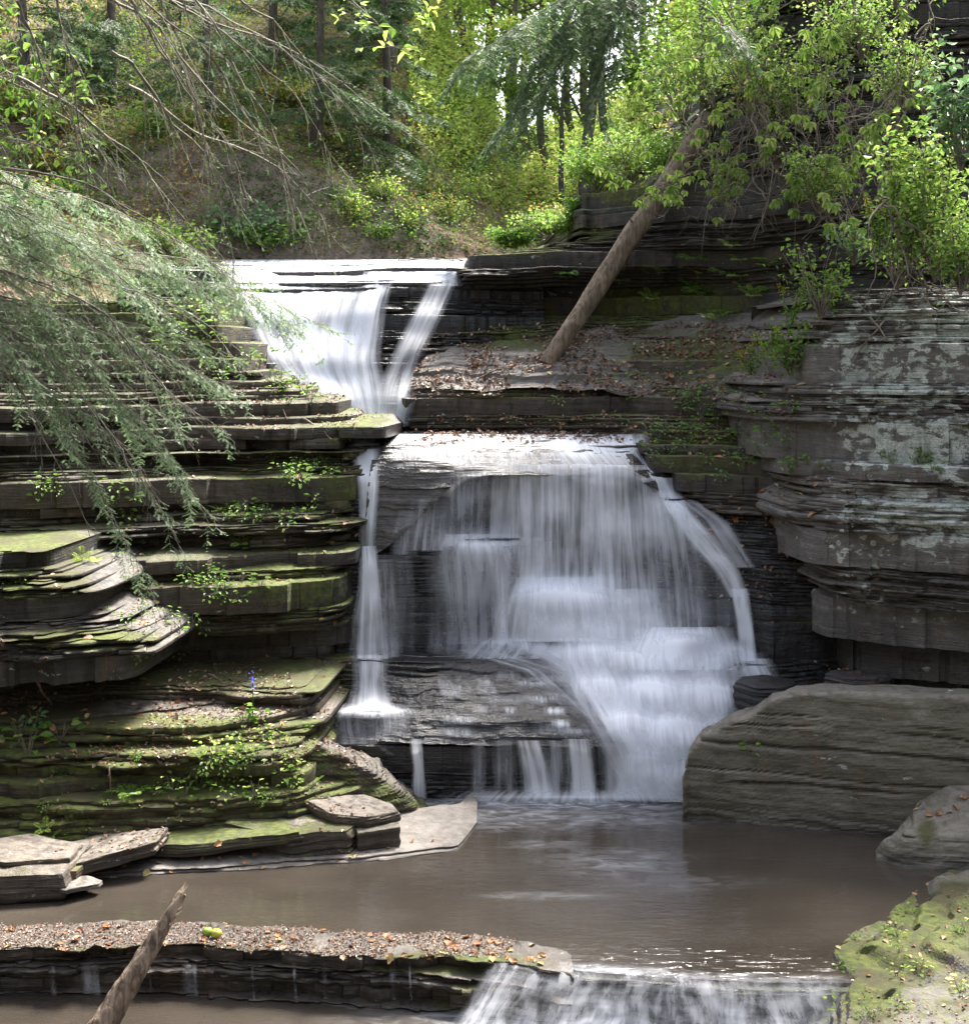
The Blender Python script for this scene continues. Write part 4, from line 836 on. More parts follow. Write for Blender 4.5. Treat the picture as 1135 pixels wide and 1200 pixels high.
# near hemlock: trunk just outside the frame on the left, its boughs hang over the gorge
tb = at(-260, 900, 13.5); tb[2] = 1.5
hem = empty('hemlock_tree', tb, 'large hemlock with grey green drooping boughs hanging over the left ledges', 'tree')
mb = MB(); tube(mb, curve(tb, tb+np.array([.3, .4, 14]), 0, .01, 24, 3), np.linspace(.3, .16, 24), 14, rough=.15)
child_at(mb.build('trunk', M['bark'], smooth=True), hem)
specs = [((-120, 230, 13.4), (235, 400, 14.6), .25), ((-120, 200, 13.6), (300, 335, 15.0), .3), ((-120, 260, 13.2), (330, 375, 15.6), .32), ((-120, 250, 13), (150, 290, 14.2), .25),
         ((-130, 300, 13), (260, 455, 14.6), .3), ((-120, 330, 13.6), (225, 520, 14.8), .45), ((-120, 330, 13.2), (262, 500, 15), .4), ((-100, 260, 13), (60, 250, 13.6), .2),
         ((-120, 380, 13), (205, 640, 14.4), .6), ((-100, 360, 13.4), (245, 620, 14.8), .6), ((-120, 340, 13), (170, 690, 14.2), .7), ((-120, 300, 12.6), (120, 430, 13.4), .3), ((-130, 340, 12.6), (90, 520, 13.2), .3),
         ((-130, 230, 12.8), (200, 360, 13.8), .3), ((-110, 280, 14.4), (190, 310, 15.4), .2), ((-110, 200, 14), (110, 240, 14.6), .15), ((-120, 300, 13), (60, 350, 13.2), .2), ((-120, 240, 12.4), (30, 300, 12.8), .2), ((-120, 350, 12.4), (40, 440, 12.8), .25),
         ((60, 330, 14), (385, 375, 16.2), .18), ((100, 380, 14), (285, 430, 15.4), .15), ((120, 300, 14.2), (310, 340, 15.4), .15)]
specs += [((a[0], a[1]+random.uniform(-50, 50), a[2]-.3), (b[0]+random.uniform(-60, 25), b[1]+random.uniform(-45, 30), b[2]-.4), sg) for a, b, sg in specs[:6]+specs[12:18]]
for i, (a, b, sg) in enumerate(specs):
    w_, n_ = MB(), MB(); bough(at(*a), at(*b), sg, w_, n_, s=i*7+1, dens=.62, sublen=.62, bare=.12 if i != 10 else .45)
    bo = child_at(w_.build('branch', M['twig'], smooth=True), hem); fo = n_.build('foliage', M['needle'])
    fo.parent = bo; me = fo.data; co = np.empty(len(me.vertices)*3, np.float32); me.vertices.foreach_get('co', co); co = (co.reshape(-1, 3)-np.array(tb, np.float32)).ravel(); me.vertices.foreach_set('co', co); me.update()
def sub_at(o, part, root):
    child_at(o, root); o.parent = part; return o
bare = [((60, -40, 12.5), (395, 290, 15.5), .5), ((120, -40, 12.6), (350, 260, 15), .4), ((150, -40, 12.8), (420, 200, 15.6), .35), ((160, -30, 13), (275, 330, 15), .5), ((90, -40, 13), (300, 235, 15), .4), ((200, -40, 13.4), (480, 250, 17), .5), ((100, -30, 12.2), (255, 200, 14), .3),
        ((180, -40, 12), (380, 330, 14.8), .5), ((60, -40, 12), (110, 235, 13), .1), ((130, 60, 13), (300, 270, 15.5), .2), ((20, 0, 12), (100, 200, 13), .1), ((-30, 60, 13), (140, 210, 14), .1), ((150, 100, 13.6), (420, 300, 17), .25), ((-120, 340, 12.6), (108, 620, 13.6), .4), ((-100, 420, 13), (150, 560, 14), .3), ((60, -20, 14), (420, 130, 17), .3), ((140, -20, 14), (520, 200, 18), .4), ((-120, 260, 12.6), (310, 440, 14), .3), ((-100, 300, 12.4), (240, 480, 13.6), .35), ((-120, 360, 12.6), (200, 600, 13.6), .5), ((-60, 200, 12.4), (280, 330, 14), .3), ((20, 90, 12.5), (250, 300, 14), .3)]
for i, (a, b, sg) in enumerate(bare):
    w_, n_ = MB(), MB(); E = barebough(at(*a), at(*b), sg, w_, s=i*5+2, r0=.014 if i % 3 else .02, subs=24)
    E = [e for e in E if random.random() < .45]
    if E: needles(n_, np.array([e[0] for e in E]), np.array([e[1] for e in E]), .015)
    bo = child_at(w_.build('branch', M['twig'], smooth=True), hem); sub_at(n_.build('foliage', M['needle']), bo, hem)
# ---- trees of the slope and the far valley
def ground(px, Y):
    x = (px-CX)/FP*Y; return np.array([x, Y, float(terr(np.array([x]), np.array([Y]))[0])])
def tree(name, label, px, Y, h, r, cr, nl, ls, mat, group, lean=(0, 0), crown0=.35, fl_=0, clumps=26, seed=0, cat='tree', zb=None, flat=.5, limbs=9, bark='bark'):
    b = ground(px, Y)-np.array([0, 0, .2])
    if zb is not None: b[2] = zb
    o = empty(name, b, label, cat, group); rg = random.Random(seed)
    tr = MB(); cw = MB(); top = b+np.array([lean[0], lean[1], h]); P = curve(b, top, 0, .03, 16, seed)
    tube(tr, P, np.linspace(r, r*.25, 16), 9, rough=.1)
    ends = []
    for k in range(limbs):
        i = rg.randint(int(16*crown0), 14); an = rg.uniform(0, 6.28); l = cr*rg.uniform(.6, 1.05)*(1.2-i/16*.6)
        e = P[i]+np.array([math.cos(an)*l, math.sin(an)*l, l*rg.uniform(.1, .6)])
        Q = curve(P[i], e, rg.uniform(-.1, .15)*l, .06, 9, seed+k); tube(tr, Q, np.linspace(r*.35, .008, 9), 5, cap=False); ends += [Q[4], Q[6], Q[8], Q[8]]
    for k in range(clumps):
        c = np.array(ends[k % len(ends)]) if k < len(ends)*1.2 else P[rg.randint(int(16*crown0), 15)]+rng.normal(size=3)*cr*.4
        sz = cr*rg.uniform(.18, .4)
        q = rng.normal(size=(nl//clumps, 3)); q = q/np.linalg.norm(q, axis=1)[:, None]*rng.random(len(q))[:, None]**.45
        leaves(cw, c+q*np.array([sz, sz, sz*flat]), ls*rng.uniform(.6, 1.3, len(q)), rnd=rg.random())
    child_at(tr.build('trunk', M[bark], smooth=True), o); child_at(cw.build('crown', M[mat]), o)
    return o
gname = 'trees in the bright valley beyond the falls'
ft = [(662, 40, 7, .09, 0, 'slim straight'), (684, 39, 9, .20, .5, 'forked brown'), (716, 47, 12, .16, -.3, 'thin leaning'), (602, 46, 12, .13, .2, 'dark slender'), (640, 52, 14, .16, 0, 'pale straight'), (575, 50, 14, .17, .5, 'tall leaning'), (548, 55, 15, .2, -.6, 'thick dark'), (523, 58, 15, .18, .2, 'distant grey'),
      (500, 48, 12, .15, .3, 'slender grey'), (463, 40, 9, .13, -.2, 'short mossy'), (740, 55, 14, .2, .2, 'stout brown'), (770, 44, 11, .14, .4, 'crooked thin'), (805, 50, 14, .18, 0, 'leafy tall'), (620, 62, 16, .2, 0, 'far pale'), (690, 66, 16, .22, 0, 'far broad'), (580, 70, 17, .22, 0, 'far yellow'), (760, 70, 17, .22, 0, 'far leafy'), (500, 66, 15, .2, 0, 'far olive'), (860, 60, 16, .2, 0, 'far bright'), (560, 84, 22, .26, 0, 'hazy round'), (610, 90, 23, .26, 0, 'hazy tall'), (655, 84, 22, .26, 0, 'hazy golden'), (700, 92, 24, .26, 0, 'hazy green'), (745, 86, 22, .26, 0, 'hazy broad'), (520, 90, 23, .26, 0, 'hazy slope'), (795, 90, 23, .26, 0, 'hazy pale'), (480, 80, 20, .24, 0, 'hazy spreading'), (840, 84, 22, .24, 0, 'hazy bushy'), (670, 74, 16, .2, 0, 'low golden'), (600, 78, 16, .2, 0, 'low green'), (440, 55, 13, .2, 0, 'slope top')]
for i, (px, Y, h, r, ln, dsc) in enumerate(ft):
    far = Y > 60
    if Y > 78: h *= 1.15
    tree('broadleaf_tree', f'{dsc} tree with yellow green leaves, {["left of the bright valley opening", "in the middle of the bright valley", "right of the valley opening beside the rock wall"][0 if px < 570 else 1 if px < 720 else 2]}', px, Y, h, r, h*.42, 6000, Y*.0040, 'ylgreen' if i % 4 else 'green', gname, (ln*2, 0), .25 if Y < 50 else .3 if Y < 62 else .04, 36, 40+i)
# hemlocks on the left slope (sub-branches in layers)
def hemlock_far(px, Y, h, L, seed, label, boughs=34, z0=.08, nl=.06):
    b = ground(px, Y)-np.array([0, 0, .2]); o = empty('hemlock_tree', b, label, 'tree', 'hemlocks on the left slope'); rg = random.Random(seed)
    tr, wd, nd = MB(), MB(), MB(); P = curve(b, b+np.array([rg.uniform(-.4, .4), 0, h]), 0, .015, 20, seed); tube(tr, P, np.linspace(.15, .03, 20), 8, rough=.1)
    for k in range(boughs):
        t = z0+(1-z0)*(k/boughs)*.95; i = int(t*19); an = rg.uniform(0, 6.28); l = L*(1.05-t*.85)*rg.uniform(.7, 1.1)
        e = P[i]+np.array([math.cos(an)*l, math.sin(an)*l, -l*rg.uniform(.05, .3)])
        bough(P[i], e, l*.08, wd, nd, sub=.17, sublen=.9, twig=.12, tw=.26, nl=nl, r0=.02, dens=1., s=seed+k, per=.05, nw=.026, lmax=1.3)
    child_at(tr.build('trunk', M['bark'], smooth=True), o); child_at(wd.build('branches', M['twig'], smooth=True), o); child_at(nd.build('foliage', M['needle_dark']), o)
for i, a in enumerate([(250, 33, 7, 2.2, 'hemlock above the eroded bank on the left'), (370, 33.5, 7, 2.4, 'hemlock standing over the bank behind the upper waterfall'), (455, 35, 6.5, 2.1, 'smaller hemlock at the right end of the slope'), (130, 34, 8, 2.6, 'tall hemlock at the upper left of the slope'), (320, 38, 8, 2.4, 'hemlock higher up the slope behind the bank'), (30, 33, 8, 2.6, 'hemlock at the far left edge of the slope'), (420, 41, 8, 2.4, 'hemlock near the top of the slope left of the valley')]):
    hemlock_far(a[0], a[1], a[2], a[3], 200+i*31, a[4])
# dark bough hanging into the top of the picture, from the tree standing on the right wall
rt = at(832, 200, 24.8); rt[2] = 8.6
o = empty('hemlock_tree', rt, 'dark hemlock on the rock wall behind the leaning log, its boughs hang over the valley', 'tree')
w_ = MB(); P = curve(rt, rt+np.array([-.2, -.1, 8]), 0, .01, 20, 9); tube(w_, P, np.linspace(.13, .07, 20), 10, rough=.12); child_at(w_.build('trunk', M['bark'], smooth=True), o)
for i, (a, b, sg, ds) in enumerate([((830, -60, 22.6), (585, 165, 19.5), .35, 1), ((826, -90, 22.6), (545, 95, 19), .3, 1), ((740, -30, 21), (705, 140, 19.5), .2, .9), ((828, -40, 22.6), (640, 60, 20), .3, 1), ((700, -30, 20.5), (600, 130, 19.2), .15, 1), ((828, 20, 22.6), (870, 60, 20), .1, .8)]):
    w_, n_ = MB(), MB(); bough(at(*a), at(*b), sg, w_, n_, s=i*11+300, dens=ds, sublen=.45, r0=.025, nl=.03, per=.016, nw=.008, tw=.17, droop=.6, bare=.35)
    bo = child_at(w_.build('branch', M['bark'], smooth=True), o); sub_at(n_.build('foliage', M['needle_dark']), bo, o)
# ---- shrubs and undergrowth on the slopes
def clump(name, label, p, w, h, nl, ls, mat, group=None, cat='shrub', stems=8, seed=0, six=False, rnd=None, wm='twig'):
    o = empty(name, p, label, cat, group); s_, l_ = MB(), MB()
    for k in range(stems):
        e = np.asarray(p)+np.array([random.uniform(-1, 1)*w*.5, random.uniform(-1, 1)*w*.35, h*random.uniform(.5, 1)])
        Q = curve(p, e, 0, .08, 8, seed+k); tube(s_, Q, np.linspace(.012, .004, 8)*(1+w*.3), 4, cap=False)
        for q in range(3, 8):
            c = Q[q]+rng.normal(size=(max(1, nl//(stems*5)), 3))*np.array([w*.13, w*.1, h*.1]); leaves(l_, c, ls*rng.uniform(.6, 1.25, len(c)), rnd=random.random() if rnd is None else rnd, six=six)
    child_at(s_.build('stems', M[wm], smooth=True), o); child_at(l_.build('foliage', M[mat]), o); return o
def terr_hit(px, py):
    h = cast(px, py); return None if h[0] is None else np.array(h[0])
k = 0
for px in range(405, 690, 19):
    for py in (125, 165, 205, 240, 272):
        if random.random() < .38: continue
        p = terr_hit(px+random.uniform(-9, 9), py+random.uniform(-14, 14))
        if p is None or p[1] < 29: continue
        side = 'just behind the upper waterfall' if py > 250 else 'on the lower slope behind the upper waterfall' if py > 190 else 'high on the slope behind the upper waterfall'
        clump('shrub', f'{["small yellow green", "leafy green", "sparse olive"][k % 3]} shrub {side}', p-np.array([0, 0, .05]), random.uniform(.7, 1.3)*p[1]/33, random.uniform(.5, 1.0)*p[1]/33, 330, .0026*p[1], ['ylgreen', 'green', 'mixleaf'][k % 3], 'shrubs on the slope behind the falls', seed=k); k += 1
def cover(name, label, region, n, ls, mat, lift, kind='stuff', ymin=28, cat='undergrowth', nrm=None, flt=None, size_abs=None, droop=.25):
    mb = MB(); P = []
    x0, x1, y0, y1 = region
    tries = 0
    while len(P) < n and tries < n*3:
        tries += 1
        px, py = random.uniform(x0, x1), random.uniform(y0, y1)
        h, nn = cast(px, py)
        if h is None or h.y < ymin: continue
        if flt and not flt(h, nn): continue
        P.append((h.x, h.y, h.z+random.random()**2*lift))
    P = np.array(P); sz = (P[:, 1]*ls if size_abs is None else np.full(len(P), size_abs))*rng.uniform(.6, 1.4, len(P))
    leaves(mb, P, sz, upb=1.2, rnd=.5+.6*vn(P[:, 0]*.9, P[:, 1]*.9, 0, 3), droop=droop)
    return tag(mb.build(name, M[mat]), label, cat, kind=kind)
cover('undergrowth', 'leafy ground cover on the slopes behind the falls', (-60, 880, -60, 300), 42000, .0028, 'mixleaf', .7, flt=lambda h, n: n.z > .62 or random.random() < .55)
cover('undergrowth', 'bright yellow green ground cover in the valley', (480, 860, -60, 262), 22000, .0036, 'ylgreen', 1.6, ymin=36)
cover('leaf_litter', 'brown fallen leaves on the forest slopes', (-60, 880, 60, 320), 12000, .0018, 'dead', .03, cat='leaf litter')
# ---------------------------------------------------------------- logs and sticks
def vec(v): return np.array(v)
hb, _ = cast(640, 424)
p0 = vec(hb) if hb is not None else at(640, 424, 22.4)
p0 = p0+np.array([0, 0, -.05]); p1 = at(832, 140, 24.0)
lg = empty('leaning_log', p0, 'long bare brown log leaning from the leafy shelf up against the dark wall', 'log')
mb = MB(); P = curve(p0, p1, .05, .006, 40, 2); tube(mb, P, np.interp(np.linspace(0, 1, 40), [0, .06, .5, 1], [.125, .15, .175, .185]), 22, rough=.16); child_at(mb.build('log', M['log'], smooth=True), lg)
for t, l, an in ((.72, .12, 1), (.55, .07, -1), (.3, .06, 1), (.86, .1, 1)):
    q = P[int(t*39)]; mb = MB(); d = np.array([.5*an, -.6, .5]); tube(mb, q+d*np.linspace(.05, .2+l, 4)[:, None], [.04, .03, .022, .012], 7); child_at(mb.build('branch_stub', M['log']), lg)
b0, b1 = at(112, 1212, 12.62), at(214, 1046, 13.05)
dw = empty('driftwood', b0, 'broken pale driftwood branch standing across the foreground ledge', 'log')
mb = MB(); P = curve(b0, b1, -.03, .012, 50, 6)
tube(mb, P, np.interp(np.linspace(0, 1, 50), [0, .3, .7, .93, 1], [.125, .11, .075, .055, .038]), 20, rough=.3); child_at(mb.build('bark', M['driftwood'], smooth=True), dw)
mb = MB()
ax = unit(b1-b0)
for k in range(9):
    s = P[-3]+rng.normal(size=3)*.016; e = s+ax*random.uniform(.05, .14)+rng.normal(size=3)*.008; tube(mb, [s, (s+e)/2, e], [.018, .014, .003], 5)
for t in (.86, .80, .9): q = P[int(t*49)]+np.array([.05, -.03, 0]); tube(mb, [q, q+np.array([.03, 0, .02]), q+np.array([.07, -.01, .05])], [.014, .01, .002], 5)
child_at(mb.build('splinters', M['heart']), dw)
def stick(px0, py0, px1, py1, r, label, lift=.03, mat='driftwood', br=2):
    h0, _ = cast(px0, py0); h1, _ = cast(px1, py1)
    if h0 is None or h1 is None: return
    a, b = vec(h0)+[0, -.03, lift], vec(h1)+[0, -.03, lift]
    o = empty('fallen_stick', a, label, 'stick'); mb = MB(); P = curve(a, b, lift, .04, 16, px0); tube(mb, P, np.linspace(r, r*.5, 16), 6); child_at(mb.build('stem', M[mat], smooth=True), o)
    if not br: return
    for k in range(br):
        mb = MB(); i = 4+k*4; d = (b-a)*.25+rng.normal(size=3)*.08*np.linalg.norm(b-a); tube(mb, P[i]+d*np.linspace(0, 1, 5)[:, None], np.linspace(r*.6, r*.2, 5), 5); child_at(mb.build('side_twig', M[mat], smooth=True), o)
stick(0, 752, 62, 826, .028, 'pale curved stick hanging from the dark outcrop to the ledge', br=0)
stick(245, 792, 290, 822, .012, 'thin brown stick on the leafy ledge beside the blue flower')
stick(355, 492, 388, 518, .014, 'short dark stick on the pale ledge left of the falls')
stick(322, 470, 338, 494, .01, 'thin twig on the ledge under the upper waterfall')
stick(560, 446, 596, 432, .016, 'grey stick lying on the leafy shelf left of the leaning log')
stick(128, 900, 131, 935, .010, 'thin curved dark twig on the lower mossy ledges')
stick(1003, 360, 1040, 405, .02, 'pale bare vine stem on the grey cliff face', .05, 'vine')
stick(1035, 380, 985, 450, .016, 'thin pale root trailing down the lichened cliff', .05, 'vine')
stick(870, 395, 930, 500, .014, 'thin straw coloured stalk leaning over the leafy shelf', .1, 'vine')
stick(310, 1120, 350, 1108, .006, 'wiry dark twig caught on the foreground ledge', .02, 'twig', 3)
stick(340, 285, 385, 300, .03, 'dark branch lying on the bank above the upper waterfall', .1, 'bark')
# ---------------------------------------------------------------- small plants
def leafmesh(name, fn, mat):
    mb = MB(); fn(mb); o = mb.build(name, M[mat]); C.objects.unlink(o); return o.data
def rosette(n, ls, h, spread=.5, six=True):
    def f(mb):
        for i in range(n):
            a = i*2.4+random.random(); r = spread*random.uniform(.15, 1); t = np.array([math.cos(a), math.sin(a), .15])
            leaves(mb, [[math.cos(a)*r*h, math.sin(a)*r*h, h*random.uniform(.3, 1)]], ls*random.uniform(.7, 1.2), tip=t*1.5, nrm=(0, -.2, 1.6), six=six, wid=.6)
    return f
def stems(n, h, spread=.4, r=.003):
    def f(mb):
        for i in range(n):
            a = i*2.4; tube(mb, curve((0, 0, -.03), (math.cos(a)*spread*h, math.sin(a)*spread*h, h*.9), 0, .05, 6, i), [r, r, r*.9, r*.8, r*.6, r*.4], 4, cap=False)
    return f
def frond(mb, L, az, s, arch=.5):
    n = 16; t = np.linspace(0, 1, n); d = np.array([math.cos(az), math.sin(az)])
    P = np.stack([d[0]*L*t*.85, d[1]*L*t*.85, L*(.75*t-.75*arch*1.3*t**2)+.0*t], -1); T = unit(np.gradient(P, axis=0))
    for i in range(2, n):
        side = unit(np.cross(T[i], [0, 0, 1.])); l = L*.24*math.sin(math.pi*min(1, (t[i]*.92+.10)))**.8
        for sg in (-1, 1): leaves(mb, [P[i]], l, tip=(side*sg+T[i]*.35)*4, nrm=(0, 0, 3), wid=.32)
    return P
def fern_f(n, L):
    def f(mb):
        for i in range(n): frond(mb, L*random.uniform(.7, 1.1), i*6.28/n+random.random()*.6, i, random.uniform(.35, .7))
    return f
PRO = []
for i, (n, ls, h, mat) in enumerate([(9, .055, .09, 'green'), (14, .05, .13, 'green'), (7, .075, .12, 'green'), (18, .038, .10, 'green'), (12, .06, .16, 'ylgreen'), (11, .05, .10, 'blueleaf')]):
    PRO.append((leafmesh('leaves', rosette(n, ls, h, .9), mat), leafmesh('stems', stems(5, h), 'twig')))
FERN = [(leafmesh('fronds', fern_f(6, .34), 'green'), leafmesh('stems', stems(4, .1), 'twig')), (leafmesh('fronds', fern_f(5, .26), 'ylgreen'), leafmesh('stems', stems(3, .08), 'twig'))]
def place(name, pm, p, sc_, label, cat, group, tiltx=0.):
    o = empty(name, p, label, cat, group); o.scale = (sc_,)*3; o.rotation_euler = (tiltx, 0, random.uniform(0, 6.28)) if not tiltx else (tiltx, 0, random.uniform(-.4, .4))
    for nm, me in zip(('foliage', 'stem'), pm):
        c = bpy.data.objects.new(nm, me); C.objects.link(c); c.parent = o
    return o
def scatter(pts, label, group, spread=14, per=3, sc0=1., kinds=(0, 1, 2, 3), name='small_plant', cat='plant', pro=None, off=.0):
    pro = pro or PRO
    for (x, y) in pts:
        for k in range(per):
            h, n = cast(x+random.gauss(0, spread), y+random.gauss(0, spread*.5))
            if h is None or h.y > 28: continue
            place(name, pro[random.choice(kinds)], vec(h)-np.array([0, .01, .0]), sc0*random.uniform(.7, 1.3), label, cat, group, 0 if n.z > .5 else .5)
scatter([(290, 600), (345, 600), (265, 680), (270, 700), (390, 552), (350, 545), (315, 612), (200, 725), (235, 690), (60, 572), (150, 590), (345, 560)], 'small green leafy plant growing on the layered cliff left of the thin waterfall', 'small plants on the left cliff', 20, 6, 1.3)
scatter([(20, 600), (30, 690), (110, 700), (150, 640), (170, 690), (180, 775), (195, 760)], 'small green plant around the dark outcrop at the left edge', 'small plants near the outcrop', 14, 2, 1.0)
scatter([(245, 890), (270, 885), (300, 862), (262, 905), (290, 925), (320, 900), (235, 920), (210, 930), (315, 870), (280, 900), (345, 925), (300, 940)], 'small bright green plant on the mossy steps beside the pool', 'small plants on the mossy steps', 15, 4, 1.15, (0, 1, 2, 3, 4))
scatter([(140, 905), (80, 910), (150, 925), (50, 950), (120, 935), (75, 985), (170, 890), (365, 845), (20, 960), (330, 885)], 'tiny green sprig on the lower left mossy ledges', 'tiny sprigs on the lower ledges', 14, 2, .7, (0, 3))
scatter([(800, 485), (840, 470), (870, 500), (785, 500), (760, 512), (820, 505), (905, 485), (775, 535), (845, 548), (880, 470), (825, 450), (860, 520), (905, 520), (930, 545), (795, 470)], 'green leafy plant on the mossy shelf right of the waterfall brow', 'plants on the right shelf', 20, 5, 1.35, (0, 1, 2, 3, 5))
scatter([(690, 462), (655, 465), (720, 455), (735, 462), (760, 440), (800, 435), (865, 440), (740, 445)], 'small green plant among leaf litter beside the foot of the leaning log', 'small plants near the log', 12, 2, .95)
scatter([(1045, 540), (1060, 542), (1085, 540), (1100, 541), (1070, 538)], 'small green tuft on the narrow ledge of the lichened cliff', 'tufts on the cliff ledge', 10, 3, .9, (3, 0))
scatter([(1040, 1090), (1062, 1148), (1055, 1180), (1128, 1160), (985, 1102), (1000, 1140), (1050, 1105), (1128, 1090), (1068, 1070), (975, 1195), (1010, 1192)], 'small green plant growing between the flakes of the pale rock bank', 'small plants on the bank', 9, 2, .75, (0, 2, 4, 3))
scatter([(878, 881)], 'single green sprig growing on the face of the slab boulder', None, 1, 1, .9, (2,))
scatter([(20, 862), (50, 850), (75, 868), (35, 880)], 'broad pale leaved plant on the leafy ledge at the left edge', 'broad leaved plants at the left edge', 6, 1, 2.2, (2, 5))
scatter([(40, 300), (90, 290), (140, 300), (180, 290), (215, 305), (110, 330), (160, 345), (230, 350), (60, 340)], 'leafy plant on the mossy bank left of the upper waterfall', 'plants on the upper left bank', 14, 4, 1.9, (0, 1, 4, 2))
fp = [(285, 640), (262, 600), (105, 655), (60, 975), (90, 270), (150, 936)]
scatter(fp, 'green fern growing from the left ledges', 'ferns on the left ledges', 7, 2, .9, (0, 1), 'fern', 'fern', FERN)
scatter([(780, 322), (805, 315), (835, 318), (850, 305), (870, 335), (900, 318), (885, 348), (820, 345), (720, 330), (660, 325), (840, 370), (760, 350)], 'green fern hanging on the dark wall behind the leaning log', 'ferns on the dark wall', 9, 2, 1.35, (0, 1), 'fern', 'fern', FERN)
scatter([(250, 400), (300, 430), (230, 375), (350, 470), (270, 350), (200, 400), (320, 445), (260, 440)], 'leafy plant on the broken slab ledges left of the upper waterfall', 'plants on the slab ledges', 18, 5, 1.7, (0, 1, 2, 4))
# blue flower
h, _ = cast(296, 852); p = vec(h) if h is not None else at(296, 850, 17.4)
o = empty('blue_flower', p, 'tall blue flower spike standing above the leafy ledge', 'flower')
mb = MB(); tp = at(296, 800, p[1]-.02); tube(mb, curve(p, tp, 0, .02, 8, 1), [.006]*8, 5); child_at(mb.build('stem', M['green']), o)
M['blue'] = leaf_mat('blue_petals', [(.10, .13, .55), (.16, .2, .7)], .3)
mb = MB(); leaves(mb, tp+rng.normal(size=(40, 3))*[.018, .018, .045], .035, rnd=.5); child_at(mb.build('petals', M['blue']), o)
mb = MB(); leaves(mb, p+(tp-p)*rng.uniform(.05, .55, (14, 1)), .09, six=True); child_at(mb.build('leaf', M['green']), o)
# crab apples
def apple(px, py, col, label):
    h, _ = cast(px, py); p = vec(h) if h is not None else at(px, py, 13.4)
    o = empty('crab_apple', p, label, 'fruit'); th = np.linspace(0, 2*math.pi, 25)[None]; ph = np.linspace(-1.57, 1.57, 15)[:, None]; r = .052
    k = 1-.12*np.exp(-((ph-1.57)/.35)**2)*1.5
    V = np.stack([np.cos(ph)*np.cos(th)*r, np.cos(ph)*np.sin(th)*r, np.sin(ph)*r*.92*k+r*.8+0*th], -1)+p
    m, nt = newmat('apple_skin'); g = G(nt); pr = g.n('ShaderNodeBsdfPrincipled'); ps = g.n('ShaderNodeNewGeometry').outputs[0]
    g.l(g.mix(g.ss(g.noise(ps, 25, 3), .4, .7), col, tuple(c*.6 for c in col)), pr.inputs[0]); pr.inputs['Roughness'].default_value = .35; g.l(pr.outputs[0], g.n('ShaderNodeOutputMaterial').inputs[0])
    mb = MB(); mb.add(V, gridf(15, 25)); child_at(mb.build('flesh', m, smooth=True), o)
    mb = MB(); tube(mb, curve(p+[0, 0, .085], p+[.012, 0, .11], 0, .02, 4, 1), .003, 5); child_at(mb.build('stalk', M['bark']), o)
apple(243, 1097, (.25, .36, .05), 'green crab apple lying on the foreground ledge')
apple(254, 1099, (.50, .46, .07), 'yellow crab apple lying on the foreground ledge next to a green one')
# ---------------------------------------------------------------- fallen leaves
def dleaf(sd):
    def f(mb):
        r = np.random.default_rng(sd); n = 7; t = np.linspace(0, 1, n); w = np.sin(np.pi*t**.8)*.32*(1+.25*np.cos(t*20+sd)); cu = r.uniform(.1, .35)
        rows = []
        for q in (-1, -.5, 0, .5, 1): rows.append(np.stack([t-.5, w*q, cu*(q*q*w*1.8)+.10*np.sin(t*3+sd)*t+.02], -1))
        V = np.array(rows); mb.add(V.reshape(-1, 3), gridf(5, n), rnd=.5); tube(mb, [(-.5, 0, .02), (-.65, .03, .04), (-.8, .08, .03)], .012, 3, cap=False, rnd=.5)
    return f
DL = [leafmesh('leaf', dleaf(i), 'dead_obj') for i in range(5)]
def leafset(n, region, size, label, group, ok=None):
    c = 0; t = 0
    while c < n and t < n*40:
        t += 1; h, nn = cast(random.uniform(region[0], region[1]), random.uniform(region[2], region[3]))
        if h is None or nn.z < .55 or h.y > 27 or h.z < .0: continue
        o = bpy.data.objects.new('fallen_leaf', random.choice(DL)); C.objects.link(o); s = size*random.uniform(.7, 1.3); o.scale = (s, s, s)
        q = Vector((nn.x*.6+random.gauss(0, .25), nn.y*.6-.1+random.gauss(0, .25), nn.z)).normalized().to_track_quat('Z', 'X'); o.rotation_mode = 'QUATERNION'
        from mathutils import Quaternion
        o.rotation_quaternion = q @ Quaternion((0, 0, 1), random.uniform(0, 6.28)); o.location = h+nn*.006
        tag(o, label, 'leaf', group); c += 1
leafset(60, (0, 640, 1084, 1120), .09, 'brown orange fallen leaf on the tread of the foreground ledge', 'fallen leaves on the foreground ledge')
leafset(16, (0, 640, 1120, 1180), .09, 'fallen leaf stuck on the wet steps of the foreground ledge face', 'fallen leaves on the ledge face')
leafset(60, (0, 340, 800, 900), .10, 'dry orange brown leaf on the mossy ledges at the lower left', 'fallen leaves on the mossy ledges')
leafset(24, (100, 520, 985, 1025), .09, 'dry leaf on the pale flat shelf by the pool', 'fallen leaves on the pale shelf')
leafset(30, (150, 420, 520, 800), .10, 'dry leaf on the thin treads of the left cliff', 'fallen leaves on the left cliff')
leafset(12, (0, 170, 640, 770), .10, 'dry leaf on top of the dark outcrop', 'fallen leaves on the outcrop')
leafset(50, (480, 940, 420, 510), .11, 'reddish brown leaf on the shelf around the foot of the leaning log', 'fallen leaves on the right shelf')
leafset(14, (800, 960, 530, 640), .13, 'wet orange leaf on the damp ledges right of the waterfall', 'fallen leaves on the damp ledges')
leafset(24, (960, 1135, 1030, 1195), .07, 'small pale leaf on the mossy rock bank', 'fallen leaves on the bank')
leafset(10, (1040, 1135, 915, 960), .09, 'red brown leaf on the smaller rounded boulder', 'fallen leaves on the boulder')
